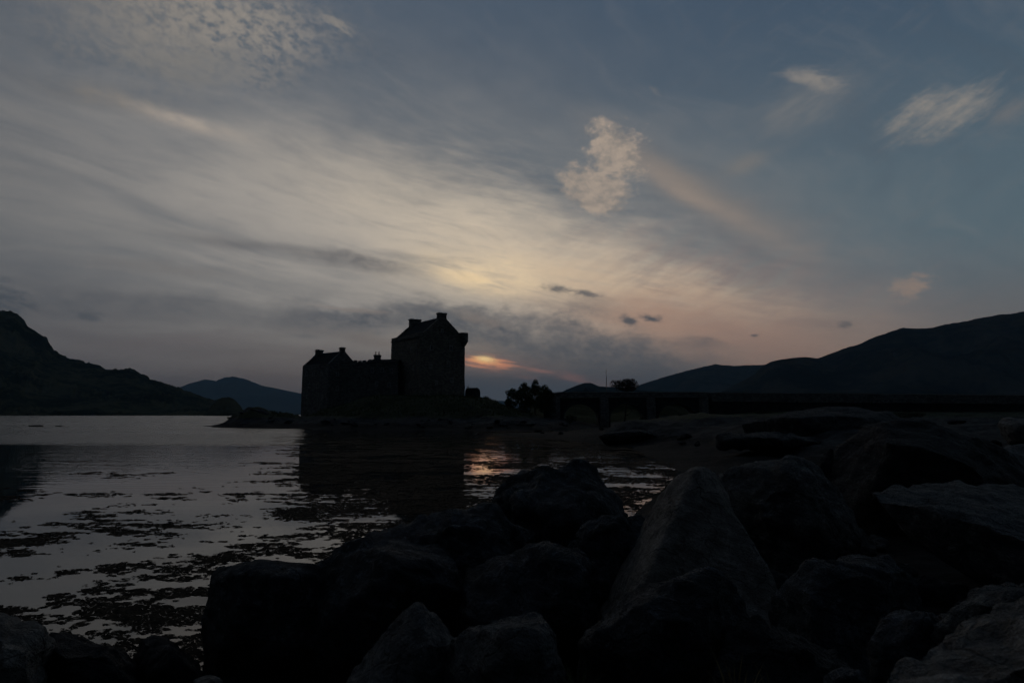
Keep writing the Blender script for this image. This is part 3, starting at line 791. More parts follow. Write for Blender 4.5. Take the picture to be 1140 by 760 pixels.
box(cb, -7.7, 7.7, -6.42, -6.16, 22.41, 22.62)
bmobj('corbel_course', cb, M['stone'], keep)
fb = bmesh.new(); tube(fb, (0.6, 0, 27.9), (0.6, 0, 29.2), 0.045, 0.02, 6)
bmobj('finial', fb, M['steel'], keep)
for sx in (-1, 1):
    db = bmesh.new(); tube(db, (sx * 6.6, -6.32, 6.0), (sx * 6.6, -6.32, 21.9), 0.06, 0.06, 8)
    bmobj('drainpipe', db, M['steel'], keep)

# hall block at the left
HD = 174.0
hall = empty('castle_hall', (gx(365.4, HD), HD, 0), math.radians(-39.8))
tag(hall, 'lower gabled stone hall with a chimney at each end, left half of the castle', 'castle hall')
gabled(hall, 11.8, 9.1, 1.2, 15.6, 19.0, 4.25, M['stone'])
chimney(hall, 5.3, 0, 1.0, 1.15, 16.5, 20.15, M['stone'], 0, 5)
chimney(hall, -5.3, 0, 1.0, 1.8, 16.5, 20.2, M['stone'], 0, 9)
for x, z, w, h in ((-3.8, 13.2, .5, .9), (-0.6, 13.2, .5, .9), (2.9, 13.1, .5, .9), (-2.4, 10.0, .5, .9), (1.4, 10.0, .5, .9), (-3.4, 7.2, .35, .7), (3.9, 7.0, .35, .7)):
    add_window(hall, 'y-', x, z, w, h, 4.58)
for y, z, w, h in ((-1.8, 13.0, .5, .9), (1.7, 13.0, .5, .9), (0, 16.6, .35, .5), (-1.6, 9.2, .7, 1.1), (2.0, 9.6, .5, .9)):
    add_window(hall, 'x+', y, z, w, h, 5.93)

# curtain wall and the low range between hall and tower
def wall_block(name, px0, px1, D, th, z0, z1, mat, parent=None, merlons=0, coping=True):
    x0, x1 = gx(px0, D), gx(px1, D)
    return x0, x1
cw = empty('curtain_wall', (gx(401, 170), 170, 0), 0)
tag(cw, 'battlemented curtain wall joining the left hall to the low chimneyed range', 'castle wall')
wx = 4.4
b = bmesh.new(); box(b, -wx - 1.6, wx - 1.0, -0.6, 0.6, 2.5, 16.1)
for i in range(6):
    t0 = -wx + 0.3 + i * 1.18
    box(b, t0 - 1.5, t0 - 0.55, -0.59, -0.12, 16.09, 16.55 + (0.10 if i % 2 else 0))
bmesh.ops.subdivide_edges(b, edges=[e for e in b.edges if e.calc_length() > 3], cuts=4, use_grid_fill=True); roughen(b, 0.06)
bmobj('wall', b, M['stone'], cw)
for i, xx in enumerate((-3.6, -0.4, 2.2)):
    sb = bmesh.new(); box(sb, xx - 0.09, xx + 0.09, -0.72, -0.61, 11.2, 12.4)
    bmobj('arrow_slit', sb, M['glass'], cw)

rg_ = empty('castle_range', (gx(424, 172), 172, 0), 0)
tag(rg_, 'low stone range with twin-potted chimney, wedged against the foot of the tower house', 'castle building')
x0, x1 = gx(409, 172) - gx(424, 172), gx(444, 172) - gx(424, 172)
b = bmesh.new(); box(b, x0, x1, -2.6, 4.0, 3.0, 16.2)
bmesh.ops.subdivide_edges(b, edges=[e for e in b.edges if e.calc_length() > 3], cuts=4, use_grid_fill=True); roughen(b, 0.06, seed=4)
bmobj('wall', b, M['stone'], rg_)
b = bmesh.new(); prism(b, [Vector((x0 - .1, -2.85, 16.15)), Vector((x0 - .1, 0.6, 17.15)), Vector((x0 - .1, 4.2, 16.15)), Vector((x0 - .1, 4.2, 16.0)), Vector((x0 - .1, -2.85, 16.0))], (x1 - x0 + .1, 0, 0))
bmobj('roof', b, M['slate'], rg_)
cx_ = gx(418, 172) - gx(424, 172)
ch = chimney(rg_, cx_, 0.4, 1.7, 0.9, 16.3, 18.35, M['stone'], 0, 2)
for s in (-0.42, 0.42):
    p = bmesh.new(); tube(p, (cx_ + s, .4, 18.33), (cx_ + s, .4, 19.05), 0.16, 0.12, 10); tube(p, (cx_ + s, .4, 19.05), (cx_ + s, .4, 19.15), 0.17, 0.17, 10)
    bmobj('chimney_pot', p, M['clay'], ch)
for xx, z in ((-2.0, 14.0), (0.6, 14.0), (3.0, 13.8), (-0.8, 10.4), (2.4, 10.2)):
    add_window(rg_, 'y-', xx, z, .5, .9, 2.63)

# terrace wall along the foot of the tower
tw = empty('terrace_wall', (gx(482, 157), 157, 0), 0)
tag(tw, 'long low retaining wall along the grass at the foot of the tower house', 'wall')
b = bmesh.new(); xa, xb = gx(418, 157) - gx(482, 157), gx(536, 157) - gx(482, 157)
box(b, xa, xb, -0.35, 0.35, 3.4, 6.15)
bmesh.ops.subdivide_edges(b, edges=[e for e in b.edges if e.calc_length() > 3], cuts=14, use_grid_fill=False); roughen(b, 0.12)
bmobj('wall', b, M['stone_dark'], tw)
b = bmesh.new()
for i in range(30):
    u0 = xa + (xb - xa) * i / 30
    box(b, u0 + .02, u0 + (xb - xa) / 30 - .03, -0.42, 0.42, 6.16 + random.uniform(0, .05), 6.34 + random.uniform(0, .08))
bmobj('coping', b, M['stone'], tw)

# round-shouldered bastion at the right foot of the tower
bs = empty('bastion', (gx(526, 167), 167, 0), 0.0)
tag(bs, 'squat round-shouldered stone outwork at the right foot of the tower house', 'bastion')
b = bmesh.new(); n = 22
prof = [(2.1, 4.2), (2.0, 6.0), (1.95, 8.3), (1.85, 8.9), (1.45, 9.25), (1.1, 9.3), (0.0, 9.32)]
rgs = [[b.verts.new((q * 1.0 * math.cos(2 * math.pi * i / n), q * 1.2 * math.sin(2 * math.pi * i / n), z)) for i in range(n)] for q, z in prof[:-1]]
for A, B in zip(rgs, rgs[1:]):
    for i in range(n): b.faces.new((A[i], A[(i + 1) % n], B[(i + 1) % n], B[i]))
b.faces.new(rgs[-1]); roughen(b, 0.12)
bmobj('wall', b, M['stone_dark'], bs)
b = bmesh.new(); box(b, -0.35, 0.35, -2.48, -2.30, 5.9, 7.6); bmobj('door', b, M['wood'], bs)

# ------------------------------------------------------------------ bridge
BD = 150.0
X = lambda px: gx(px, BD)
br = empty('stone_bridge', (X(640), BD, 0), 0)
tag(br, 'long stone bridge on three arches running from the island to the right shore', 'bridge')
bx0 = X(640)
PT = 2.1
def ztop(px): return float(np.interp(px, [610, 622, 775, 790, 1140, 1600], [6.2, 6.45, 6.45, 6.35, 5.75, 5.0]))
def arch_pts(pa, pb, zs, zc):
    a, c_ = X(pa) - bx0, X(pb) - bx0; m = (a + c_) / 2; r = (c_ - a) / 2
    return [Vector((m - r * math.cos(t), -PT, zs + (zc - zs) * math.sin(t))) for t in [math.pi * i / 18 for i in range(19)]]
poly_ = [Vector((X(606) - bx0, -PT, -1.5))]
ARCH = ((627, 665), (678, 715), (731, 772))
for pa, pb in ARCH:
    poly_ += [Vector((X(pa) - bx0, -PT, -1.5))] + arch_pts(pa, pb, 1.6, 4.9) + [Vector((X(pb) - bx0, -PT, -1.5))]
poly_ += [Vector((X(790) - bx0, -PT, -1.5)), Vector((X(790) - bx0, -PT, ztop(790))), Vector((X(606) - bx0, -PT, ztop(606)))]
b = bmesh.new(); prism(b, poly_, (0, 2 * PT, 0))
bmobj('arch_wall', b, M['stone_dark'], br)
for pa, pb in ARCH:                                   # ring of dressed stones around each arch
    b = bmesh.new(); A = arch_pts(pa, pb, 1.6, 4.9); m = (A[0] + A[-1]) / 2
    for i in range(18):
        p, q = A[i], A[i + 1]
        o1 = p + (p - m).normalized() * 0.45; o2 = q + (q - m).normalized() * 0.45
        g = (q - p) * 0.04
        pts = [p + g, q - g, o2 - g, o1 + g]
        pts = [Vector((v.x, -PT - 0.06 - 0.03 * (i % 2), v.z)) for v in pts]
        prism(b, pts, (0, 0.09, 0))
    bmobj('arch_ring', b, M['stone_ring'], br)
for pc in (618, 671.5, 723, 781):                     # cutwater piers rising to half-round refuges
    b = bmesh.new(); xc = X(pc) - bx0; w = 1.05
    for s in (-1,):
        pts = [Vector((xc - w, s * PT, -1.5)), Vector((xc + w, s * PT, -1.5)), Vector((xc + w * .75, s * (PT + 1.0), -1.5)), Vector((xc, s * (PT + 1.5), -1.5)), Vector((xc - w * .75, s * (PT + 1.0), -1.5))]
        prism(b, pts, (0, 0, 1.5 + 6.5))
    bmesh.ops.subdivide_edges(b, edges=[e for e in b.edges if e.calc_length() > 3], cuts=6); roughen(b, 0.07, seed=pc)
    bmobj('pier', b, M['stone'], br)
# solid causeway wall to the right
b = bmesh.new()
pxs = list(range(790, 1601, 30))
for p, q in zip(pxs, pxs[1:]):
    prism(b, [Vector((X(p) - bx0, -PT + 0.25, -1.5)), Vector((X(q) - bx0, -PT + 0.25, -1.5)), Vector((X(q) - bx0, -PT + 0.25, ztop(q) - 0.9)), Vector((X(p) - bx0, -PT + 0.25, ztop(p) - 0.9))], (0, 2 * PT - 0.5, 0))
bmobj('causeway_wall', b, M['stone_dark'], br)
def strip(name, p0, p1, y0, y1, dz0, dz1, mat, seg=14, jit=0.0):
    b = bmesh.new(); ps = np.arange(p0, p1 + 1, seg)
    for p, q in zip(ps, ps[1:]):
        j = random.uniform(-jit, jit)
        prism(b, [Vector((X(p) - bx0, y0, ztop(p) + dz0)), Vector((X(q) - bx0, y0, ztop(q) + dz0)), Vector((X(q) - bx0, y0, ztop(q) + dz1 + j)), Vector((X(p) - bx0, y0, ztop(p) + dz1 + j))], (0, y1 - y0, 0))
    return bmobj(name, b, mat, br)
strip('parapet', 608, 1596, -PT - 0.12, -PT + 0.32, 0.004, 1.02, M['stone'], 7, 0.03)
strip('parapet', 608, 1596, PT - 0.32, PT + 0.12, 0.004, 1.02, M['stone'], 7, 0.03)
strip('deck', 790, 1596, -PT - 0.1, PT + 0.1, -0.88, -0.01, M['stone'], 14)
strip('coping', 608, 1596, -PT - 0.18, -PT + 0.38, 1.06, 1.2, M['dressed'], 3.5, 0.02)

# tall thin pole standing on the bridge refuge
pole = empty('flagpole', (X(676), BD + 0.3, ztop(676)), 0)
tag(pole, 'tall thin bare pole standing on the bridge, rising into the sky', 'pole')
b = bmesh.new(); tube(b, (0, 0, -0.02), (0, 0, 4.6), 0.10, 0.07, 10); tube(b, (0, 0, 4.6), (0, 0, 6.4), 0.06, 0.035, 8); bmobj('shaft', b, M['steel'], pole)
b = bmesh.new(); bmesh.ops.create_uvsphere(b, u_segments=10, v_segments=8, radius=0.10)
for v in b.verts: v.co.z += 6.46
bmobj('finial', b, M['steel'], pole)
b = bmesh.new(); tube(b, (0, 0, 0.0), (0, 0, 0.35), 0.24, 0.16, 10); bmobj('base', b, M['steel'], pole)

# ------------------------------------------------------------------ trees and bushes
def leaf_cloud(blobs, count, size, seed, shape=0.75, hollow=0.35):
    """leaf-sized faces spread through the volume of several uneven lobes"""
    r = np.random.default_rng(seed)
    vol = np.array([b_[3] * b_[4] * b_[5] for b_ in blobs]); pk = r.choice(len(blobs), count, p=vol / vol.sum())
    d = r.normal(size=(count, 3)); d /= np.linalg.norm(d, axis=1)[:, None]
    rad = (hollow + (1 - hollow) * r.random(count)) ** shape
    B = np.array(blobs)[pk]
    # clumping: pull towards random clump centres
    P = B[:, :3] + d * B[:, 3:6] * rad[:, None]
    nc = max(12, count // 60); C = P[r.choice(count, nc)]
    own = np.argmin(((P[:, None, :] - C[None]) ** 2).sum(2), 1)
    P = C[own] + (P - C[own]) * 0.8
    a = r.normal(size=(count, 3)); a /= np.linalg.norm(a, axis=1)[:, None]
    t = r.normal(size=(count, 3)); t -= (t * a).sum(1)[:, None] * a; t /= np.linalg.norm(t, axis=1)[:, None]
    s = size * r.uniform(0.6, 1.4, count)[:, None]
    v = np.stack([P - a * s, P + t * s * 0.45, P + a * s, P - t * s * 0.45], 1).reshape(-1, 3)
    f = np.arange(count * 4).reshape(-1, 4)
    return v, f
def limbs(base, h, spread, seed, r0, n=7, top=0.9):
    rnd = random.Random(seed); b = bmesh.new()
    p = Vector((0, 0, -0.2)); pts = [p]
    for i in range(5):
        p = p + Vector((rnd.uniform(-.08, .08) * h * .3, rnd.uniform(-.08, .08) * h * .3, h * top / 5)); pts.append(p)
    for i in range(5): tube(b, pts[i], pts[i + 1], r0 * (1 - i / 6), r0 * (1 - (i + 1) / 6), 7)
    for k in range(n):
        i = rnd.randint(1, 4); a = rnd.uniform(0, 6.28); q = pts[i]
        e = q + Vector((math.cos(a) * spread, math.sin(a) * spread, h * rnd.uniform(.15, .35))) * rnd.uniform(.6, 1)
        mid = (q + e) / 2 + Vector((0, 0, -0.05 * h))
        tube(b, q, mid, r0 * .45, r0 * .3, 5); tube(b, mid, e, r0 * .3, r0 * .1, 5)
        for kk in range(3):
            e2 = e + Vector((rnd.uniform(-.5, .5), rnd.uniform(-.5, .5), rnd.uniform(.1, .6))) * spread * 0.6
            tube(b, mid.lerp(e, 0.6), e2, r0 * .14, r0 * .05, 4)
    return b
def tree(label, px, D, ytop, rpx, seed, leaves=2200, size=0.16, name='broadleaf_tree', cat='tree', group=None, mat='leaf', lobes=6, cz=0.55, zb=None, crown_y=None):
    x = gx(px, D); z0 = lz(x, D) if zb is None else zb
    H = at(px, ytop, D).z - z0; R_ = rpx / FPX * D
    o = empty(name, (x, D, z0)); tag(o, label, cat, group)
    rnd = random.Random(seed)
    cb_ = at(px, crown_y, D).z - z0 if crown_y else H * 0.08
    bl = []
    for k in range(lobes):
        a = rnd.uniform(0, 6.28); q = rnd.uniform(0.3, 0.75) * R_
        zz = cb_ + (H - cb_) * rnd.uniform(0.25, 0.80); r_ = R_ * rnd.uniform(0.36, 0.58)
        bl.append((q * math.cos(a), q * math.sin(a), min(zz, H - r_ * 0.8), r_, r_, r_ * 0.85))
    bl.append((0, 0, H - R_ * 0.36, R_ * 0.35, R_ * 0.35, R_ * 0.36)); bl.append((0, 0, (cb_ + H) / 2, R_ * 0.85, R_ * 0.85, (H - cb_) * 0.44))
    v, f = leaf_cloud(bl, int(leaves * 2.2), size * 1.15, seed)
    npmesh('crown', v, f, M[mat], o)
    bmobj('trunk', limbs(None, H, R_ * 0.7, seed, max(0.06, H * 0.02), 8), M['bark'], o)
    return o
G1 = 'trees on the low end of the island'
tree('small ragged tree, leftmost of the tree clump between castle and bridge', 571, 148, 431.0, 9, 11, 1700, 0.13, group=G1)
tree('dense upright tree, second from left in the clump between castle and bridge', 584, 150, 424.5, 11, 12, 2900, 0.14, group=G1)
tree('slender open-topped tree with the highest crown of the clump beside the bridge', 596, 153, 420.5, 9, 13, 2100, 0.13, group=G1)
tree('broad rounded tree, rightmost of the clump at the left end of the bridge', 606.5, 147, 427.0, 12, 14, 3300, 0.14, group=G1)
tree('rounded bare-twigged tree standing behind the bridge just right of the pole', 695, 163, 421.0, 15, 15, 2300, 0.13, 'bare_tree', mat='twig', lobes=9, zb=None, crown_y=437)
def bush(label, px, D, ytop, rpx, seed, n=700, size=0.12, group=None, mat='leaf_dark', zb=None):
    x = gx(px, D); z0 = lz(x, D) if zb is None else zb
    H = max(0.5, at(px, ytop, D).z - z0); R_ = rpx / FPX * D
    o = empty('bush', (x, D, z0)); tag(o, label, 'bush', group)
    rnd = random.Random(seed); bl = [(0, 0, H * .5, R_ * .7, R_ * .7, H * .5)]
    for k in range(5):
        a = rnd.uniform(0, 6.28); bl.append((R_ * .55 * math.cos(a), R_ * .55 * math.sin(a), H * rnd.uniform(.35, .7), R_ * .42, R_ * .42, H * .3))
    v, f = leaf_cloud(bl, n, size, seed); npmesh('foliage', v, f, M[mat], o)
    bmobj('stem', limbs(None, H, R_ * .6, seed, .05, 5), M['bark'], o)
bush('round tufted bush sprouting beside the bastion against the tower wall', 520.5, 165, 427.5, 3.2, 31, 420, 0.10)
bush('low ragged bush on the turf just right of the bastion', 541, 163, 440.0, 5, 32, 500, 0.10)
bush('dark bush at the foot of the tree clump, nearest the castle', 566, 142, 443, 7, 33, 700, .12)
bush('wide dark bush below the clump of trees', 583, 138, 446, 11, 34, 1100, .12)
bush('dark bush between the last tree and the bridge end', 614, 140, 444, 9, 35, 900, .12)
bush('spreading bush on the bank in front of the first bridge arch', 634, 128, 461, 9, 36, 700, .11)
bush('gorse bush on the rocks below the second bridge pier', 716, 118, 464, 8, 37, 600, .10)
bush('gorse bush on the bank below the third arch of the bridge', 762, 125, 459, 12, 38, 900, .11)
bush('low bush by the causeway wall above the rounded shore rock', 852, 120, 455, 15, 39, 1000, .11)
bush('low spreading bush far along the causeway wall', 1010, 118, 457, 20, 40, 1200, .12)

# ------------------------------------------------------------------ rocks
def hash3(a, b, c, seed):
    n = (a * 374761393 + b * 668265263 + c * 2147483647 + seed * 1442695041) & 0xffffffff
    n = ((n ^ (n >> 13)) * 1274126177) & 0xffffffff
    n = ((n ^ (n >> 15)) * 2246822519) & 0xffffffff
    return ((n ^ (n >> 16)) & 0xffff) / 65535.0
def vnoise3(P, seed=0):
    I = np.floor(P).astype(np.int64); f = P - I; f = f * f * f * (f * (f * 6 - 15) + 10)
    r = 0
    for i in (0, 1):
        for j in (0, 1):
            for k in (0, 1):
                w = (f[:, 0] if i else 1 - f[:, 0]) * (f[:, 1] if j else 1 - f[:, 1]) * (f[:, 2] if k else 1 - f[:, 2])
                r = r + w * hash3(I[:, 0] + i, I[:, 1] + j, I[:, 2] + k, seed)
    return r
ROTM = np.array([[0.36, 0.48, -0.8], [-0.8, 0.60, 0.0], [0.48, 0.64, 0.6]])
def fbm3(P, octv, seed, gain=0.5, ridged=False):
    s = 0; a = 1.0; t = 0
    for i in range(octv):
        v = vnoise3(P, seed + i)
        if ridged: v = 1 - np.abs(v * 2 - 1)
        s = s + a * v; t += a; a *= gain; P = P @ ROTM.T * 2.03 + 11.7
    return s / t
def worley(P, seed):
    I = np.floor(P).astype(np.int64); d1 = np.full(len(P), 9.0); d2 = d1.copy(); cid = d1 * 0
    for i in (-1, 0, 1):
        for j in (-1, 0, 1):
            for k in (-1, 0, 1):
                a, b, c = I[:, 0] + i, I[:, 1] + j, I[:, 2] + k
                q = np.stack([a + hash3(a, b, c, seed), b + hash3(a, b, c, seed + 5), c + hash3(a, b, c, seed + 9)], 1)
                d = np.linalg.norm(P - q, axis=1)
                d2 = np.minimum(d2, np.maximum(d, d1)); cid = np.where(d < d1, hash3(a, b, c, seed + 77), cid); d1 = np.minimum(d1, d)
    return d1, d2, cid
def grow_rock(points, seed, amp, target, maxv=10000, ledge=0.0, ltilt=(0.3, 0.2, 1.0), soft=3, chips=12):
    bm = bmesh.new()
    for p in points: bm.verts.new(p)
    bmesh.ops.convex_hull(bm, input=bm.verts)
    bmesh.ops.delete(bm, geom=[v for v in bm.verts if not v.link_faces], context='VERTS')
    rc = random.Random(int(seed) * 13 + 5)
    for _ in range(chips):                            # knock corners off along flat breaks
        cen = sum((v.co for v in bm.verts), Vector()) / len(bm.verts)
        nd = Vector((rc.gauss(0, 1), rc.gauss(0, 1), rc.gauss(0, .8))).normalized()
        hsup = max((v.co - cen).dot(nd) for v in bm.verts)
        bmesh.ops.bisect_plane(bm, geom=bm.verts[:] + bm.edges[:] + bm.faces[:], plane_co=cen + nd * hsup * rc.uniform(0.80, 0.94), plane_no=nd, clear_outer=True)
        pts_ = [v.co.copy() for v in bm.verts]; bm.clear()
        for q_ in pts_: bm.verts.new(q_)
        bmesh.ops.convex_hull(bm, input=bm.verts)
        bmesh.ops.delete(bm, geom=[v for v in bm.verts if not v.link_faces], context='VERTS')
    size = max(max(v.co[i] for v in bm.verts) - min(v.co[i] for v in bm.verts) for i in range(3))
    area = sum(f.calc_area() for f in bm.faces)
    vox = max(target, math.sqrt(area / maxv))
    me = bpy.data.meshes.new('tmp'); bm.to_mesh(me); bm.free()
    ob = bpy.data.objects.new('tmp', me); COL.objects.link(ob)
    md = ob.modifiers.new('r', 'REMESH'); md.mode = 'VOXEL'; md.voxel_size = vox
    s1 = ob.modifiers.new('s', 'SMOOTH'); s1.factor = 0.5; s1.iterations = 1
    dg = bpy.context.evaluated_depsgraph_get(); ev = ob.evaluated_get(dg)
    m2 = bpy.data.meshes.new_from_object(ev)
    bpy.data.objects.remove(ob); bpy.data.meshes.remove(me)
    n = len(m2.vertices); co = np.empty(n * 3); m2.vertices.foreach_get('co', co); co = co.reshape(-1, 3)
    no = np.empty(n * 3); m2.vertices.foreach_get('normal', no); no = no.reshape(-1, 3)
    P = co / size * 2.2 + np.array([seed * 3.17, seed * 1.71, seed * 0.93])
    seed = int(seed)
    big = fbm3(P * 0.9, 3, seed, 0.5) - 0.5
    q = fbm3(P * 2.3, 6, seed + 3, 0.56) - 0.5
    rg = fbm3(P * 2.0 + 5, 5, seed + 7, 0.55, True) - 0.6
    W = P * 1.5 + (fbm3(P * 2.0, 3, seed + 31)[:, None] - 0.5) * 0.9
    d1, d2, cid = worley(W, seed + 11); ck = np.clip((d2 - d1) * 3.0, 0, 1)
    # each voronoi block sits a little prouder or deeper: broken, planar rock
    W2 = P * 3.2 + (fbm3(P * 4.0, 3, seed + 41)[:, None] - 0.5) * 0.8
    e1, e2, cid2 = worley(W2, seed + 51); ck2 = np.clip((e2 - e1) * 3.0, 0, 1)
    d = big * 1.5 + q * 1.3 - rg * 0.5 + (cid - 0.5) * ck * 1.9 + (cid2 - 0.5) * ck2 * 0.9 + (ck - 0.8) * 0.35 + (ck2 - 0.8) * 0.15
    if ledge:
        lt = np.array(ltilt) / np.linalg.norm(ltilt)
        s = co @ lt / (size * 0.075) + (fbm3(P * 1.1, 3, seed + 15) - 0.5) * 3.0
        fr = s % 1.0
        d = d + ledge * (np.where(fr < 0.8, fr / 0.8, (1 - fr) / 0.2) - 0.5) * 0.9
    co = co + no * (d * amp * 1.25 * size)[:, None]
    m2.vertices.foreach_set('co', co.ravel()); m2.update()
    bm = bmesh.new(); bm.from_mesh(m2); bpy.data.meshes.remove(m2)
    return bm
def boulder(label, outline, D, depth, mat, seed, amp=0.028, extra=(), front=0.62, backk=0.7, name='boulder', cat='boulder', group=None, ledge=0.3, soft=2, tgt=None, ltilt=(0.3, 0.2, 1), maxv=10000, drop=0.0):
    cxp = sum(p[0] for p in outline) / len(outline); cyp = sum(p[1] for p in outline) / len(outline)
    r_ = random.Random(seed * 7 + 1)
    outline = [(cxp + (p[0] - cxp) * 1.045, cyp + (p[1] - cyp) * 1.045) for p in outline]
    P = [at(p[0], p[1], D + r_.uniform(-.12, .12) * depth) for p in outline]
    for p in outline:
        if r_.random() < 0.75:
            k = front * r_.uniform(0.65, 1.18); dd = r_.uniform(0.32, 0.60)
            P.append(at(cxp + (p[0] - cxp) * k, cyp + (p[1] - cyp) * k + drop, D - depth * dd))
        if r_.random() < 0.8:
            k = backk * r_.uniform(0.7, 1.1)
            P.append(at(cxp + (p[0] - cxp) * k, cyp + (p[1] - cyp) * k, D + depth * r_.uniform(.35, .6)))
    P += [at(*e) for e in extra]
    lo = min(p.z for p in P); c_ = Vector((sum(p.x for p in P) / len(P), sum(p.y for p in P) / len(P), lo))
    bm = grow_rock([p - c_ for p in P], seed, amp, tgt or max(0.02, D * 2.2 / FPX), maxv, ledge, ltilt, soft)
    o = bmobj(name, bm, M[mat], None, True); o.location = c_
    return tag(o, label, cat, group)
GB = 'boulders of the near shore'
# big left pair with upright black faces
boulder('big squared boulder with an upright black left face, standing in the weed at lower left', [(230, 650), (240, 632), (262, 626), (310, 622), (352, 620), (372, 640), (372, 700), (366, 800), (300, 812), (232, 800), (227, 720)], 7.0, 1.3, 'rock_dark', 1, 0.02, group=GB, front=0.8, backk=0.85, extra=((300, 628, 7.3), (352, 622, 7.6)))
boulder('blocky ledged boulder right of the upright black face, below the pale water', [(344, 652), (352, 632), (384, 612), (420, 606), (462, 600), (500, 610), (520, 660), (515, 780), (440, 800), (352, 800), (345, 720)], 6.9, 1.6, 'rock_dark', 2, 0.022, group=GB, front=0.8, ledge=0.6, extra=((430, 600, 7.8), (480, 596, 8.0)))
boulder('long sloping weed-dark boulder rising from the left blocks to the domed rock', [(400, 602), (440, 591), (470, 584), (500, 574), (530, 562), (556, 560), (590, 600), (600, 680), (560, 760), (450, 760), (410, 700)], 8.2, 2.0, 'rock_dark', 3, 0.03, group=GB, ledge=0.5)
boulder('large domed rock against the water in mid picture, its left shoulder flat-topped', [(553, 546), (566, 541), (590, 529), (612, 520), (634, 516), (652, 518), (667, 530), (680, 551), (696, 568), (706, 600), (700, 680), (620, 720), (560, 680), (552, 600)], 10.0, 3.0, 'rock_dark', 4, 0.03, group=GB, ledge=0.35)
boulder('low knob of dark rock in the water left of the domed rock', [(508, 577), (520, 566), (534, 560), (552, 561), (566, 574), (566, 620), (520, 640), (504, 600)], 9.3, 1.0, 'rock_dark', 5, 0.03, group=GB)
boulder('dark sloping boulder in the hollow between the domed rock and the pointed one', [(640, 590), (676, 572), (706, 573), (730, 584), (730, 660), (690, 740), (630, 720), (620, 640)], 7.8, 1.6, 'rock_dark', 6, 0.035, group=GB)
boulder('broad shadowed boulder below the domed rock', [(520, 632), (560, 610), (620, 604), (660, 630), (668, 700), (640, 760), (520, 760), (500, 690)], 6.6, 1.8, 'rock_dark', 7, 0.03, group=GB, ledge=0.5)
# pointed one with the pale left facet
RAWP = [(771, 519, 7.0), (785, 521, 7.05), (798, 535, 7.0), (812, 556, 6.8), (834, 592, 6.4), (862, 640, 6.1), (884, 720, 5.7), (884, 830, 5.4),
        (745, 538, 7.3), (722, 566, 7.5), (696, 610, 7.7), (668, 650, 7.7), (640, 700, 7.5), (622, 780, 7.0),
        (775, 523, 6.8), (760, 563, 6.5), (746, 600, 6.25), (728, 640, 5.95), (700, 684, 5.65), (684, 760, 5.3), (790, 820, 5.4),
        (770, 560, 8.2), (860, 700, 8.2), (700, 850, 5.6)]
boulder('humped furrowed boulder right behind the pointed one', [(797, 535), (812, 525), (834, 516), (852, 511), (880, 514), (898, 512), (916, 524), (932, 556), (952, 584), (972, 618), (976, 700), (930, 760), (840, 740), (812, 640), (800, 580)], 9.0, 2.4, 'rock_grey', 9, 0.032, group=GB, ledge=0.3, extra=((868, 520, 8.2),))
# flat slab on the right
def raw_rock(label, pts, mat, seed, amp, **k):
    P = [at(*p) for p in pts]; lo = min(p.z for p in P); c_ = Vector((sum(p.x for p in P) / len(P), sum(p.y for p in P) / len(P), lo))
    t = k.pop('tgt', 0.03); nm = k.pop('name', 'boulder'); ct = k.pop('cat', 'boulder'); g = k.pop('group', GB)
    bm = grow_rock([p - c_ for p in P], seed, amp, t, **k); o = bmobj(nm, bm, M[mat], None, True); o.location = c_
    return tag(o, label, ct, g)
raw_rock('pointed boulder with a smooth pale left facet and a dark right side', RAWP, 'rock_warm', 8, 0.011, ledge=0.25, chips=0, soft=1, tgt=0.025)
raw_rock('wide flat-topped slab with a pale grained upper face, at the right edge', [(966, 541, 7.2), (985, 535, 8.0), (1050, 533, 8.6), (1140, 541, 8.8), (1290, 556, 8.8), (968, 551, 6.7), (1040, 566, 6.2), (1100, 584, 5.8), (1180, 612, 5.4), (1300, 660, 5.2),
          (1010, 600, 6.6), (1060, 640, 6.2), (1180, 700, 5.6), (1300, 780, 5.4), (1100, 600, 8.4), (1300, 640, 8.6)], 'rock_grey', 10, 0.016, ledge=0.5, chips=4, soft=1, ltilt=(0.1, -0.4, 1))
boulder('huge dark dome of rock behind the flat slab', [(912, 548), (922, 520), (938, 496), (962, 476), (990, 468), (1020, 468), (1052, 476), (1084, 490), (1130, 512), (1180, 545), (1200, 640), (1050, 680), (930, 640)], 12.5, 4.5, 'rock_black', 11, 0.022, group=GB, ledge=0.2)
boulder('thin leaning splinter of rock in the gap beside the humped boulder', [(908, 520), (916, 504), (926, 499), (930, 502), (922, 524), (914, 545), (912, 580), (900, 580)], 10.8, 0.4, 'rock_black', 12, 0.02, group=GB)
raw_rock('slanting pale-edged rock behind the dome at far right', [(1072, 486, 22), (1090, 489, 22), (1150, 508, 20), (1250, 540, 19), (1072, 494, 19), (1130, 522, 17), (1250, 570, 17), (1100, 540, 20), (1250, 600, 18), (1180, 500, 24)], 'rock_grey', 13, 0.02, ledge=0.3)
boulder('small pale rock at the right edge below the causeway', [(1108, 470), (1122, 466), (1142, 464), (1180, 468), (1200, 480), (1180, 500), (1120, 496)], 34, 3, 'rock_warm', 14, 0.03, group=GB)
boulder('low rounded boulder in shadow, below and right of the humped one', [(858, 668), (880, 646), (912, 630), (948, 618), (984, 620), (1008, 636), (1022, 662), (1030, 740), (990, 820), (880, 820), (856, 740)], 5.2, 1.3, 'rock_dark', 15, 0.026, group=GB)
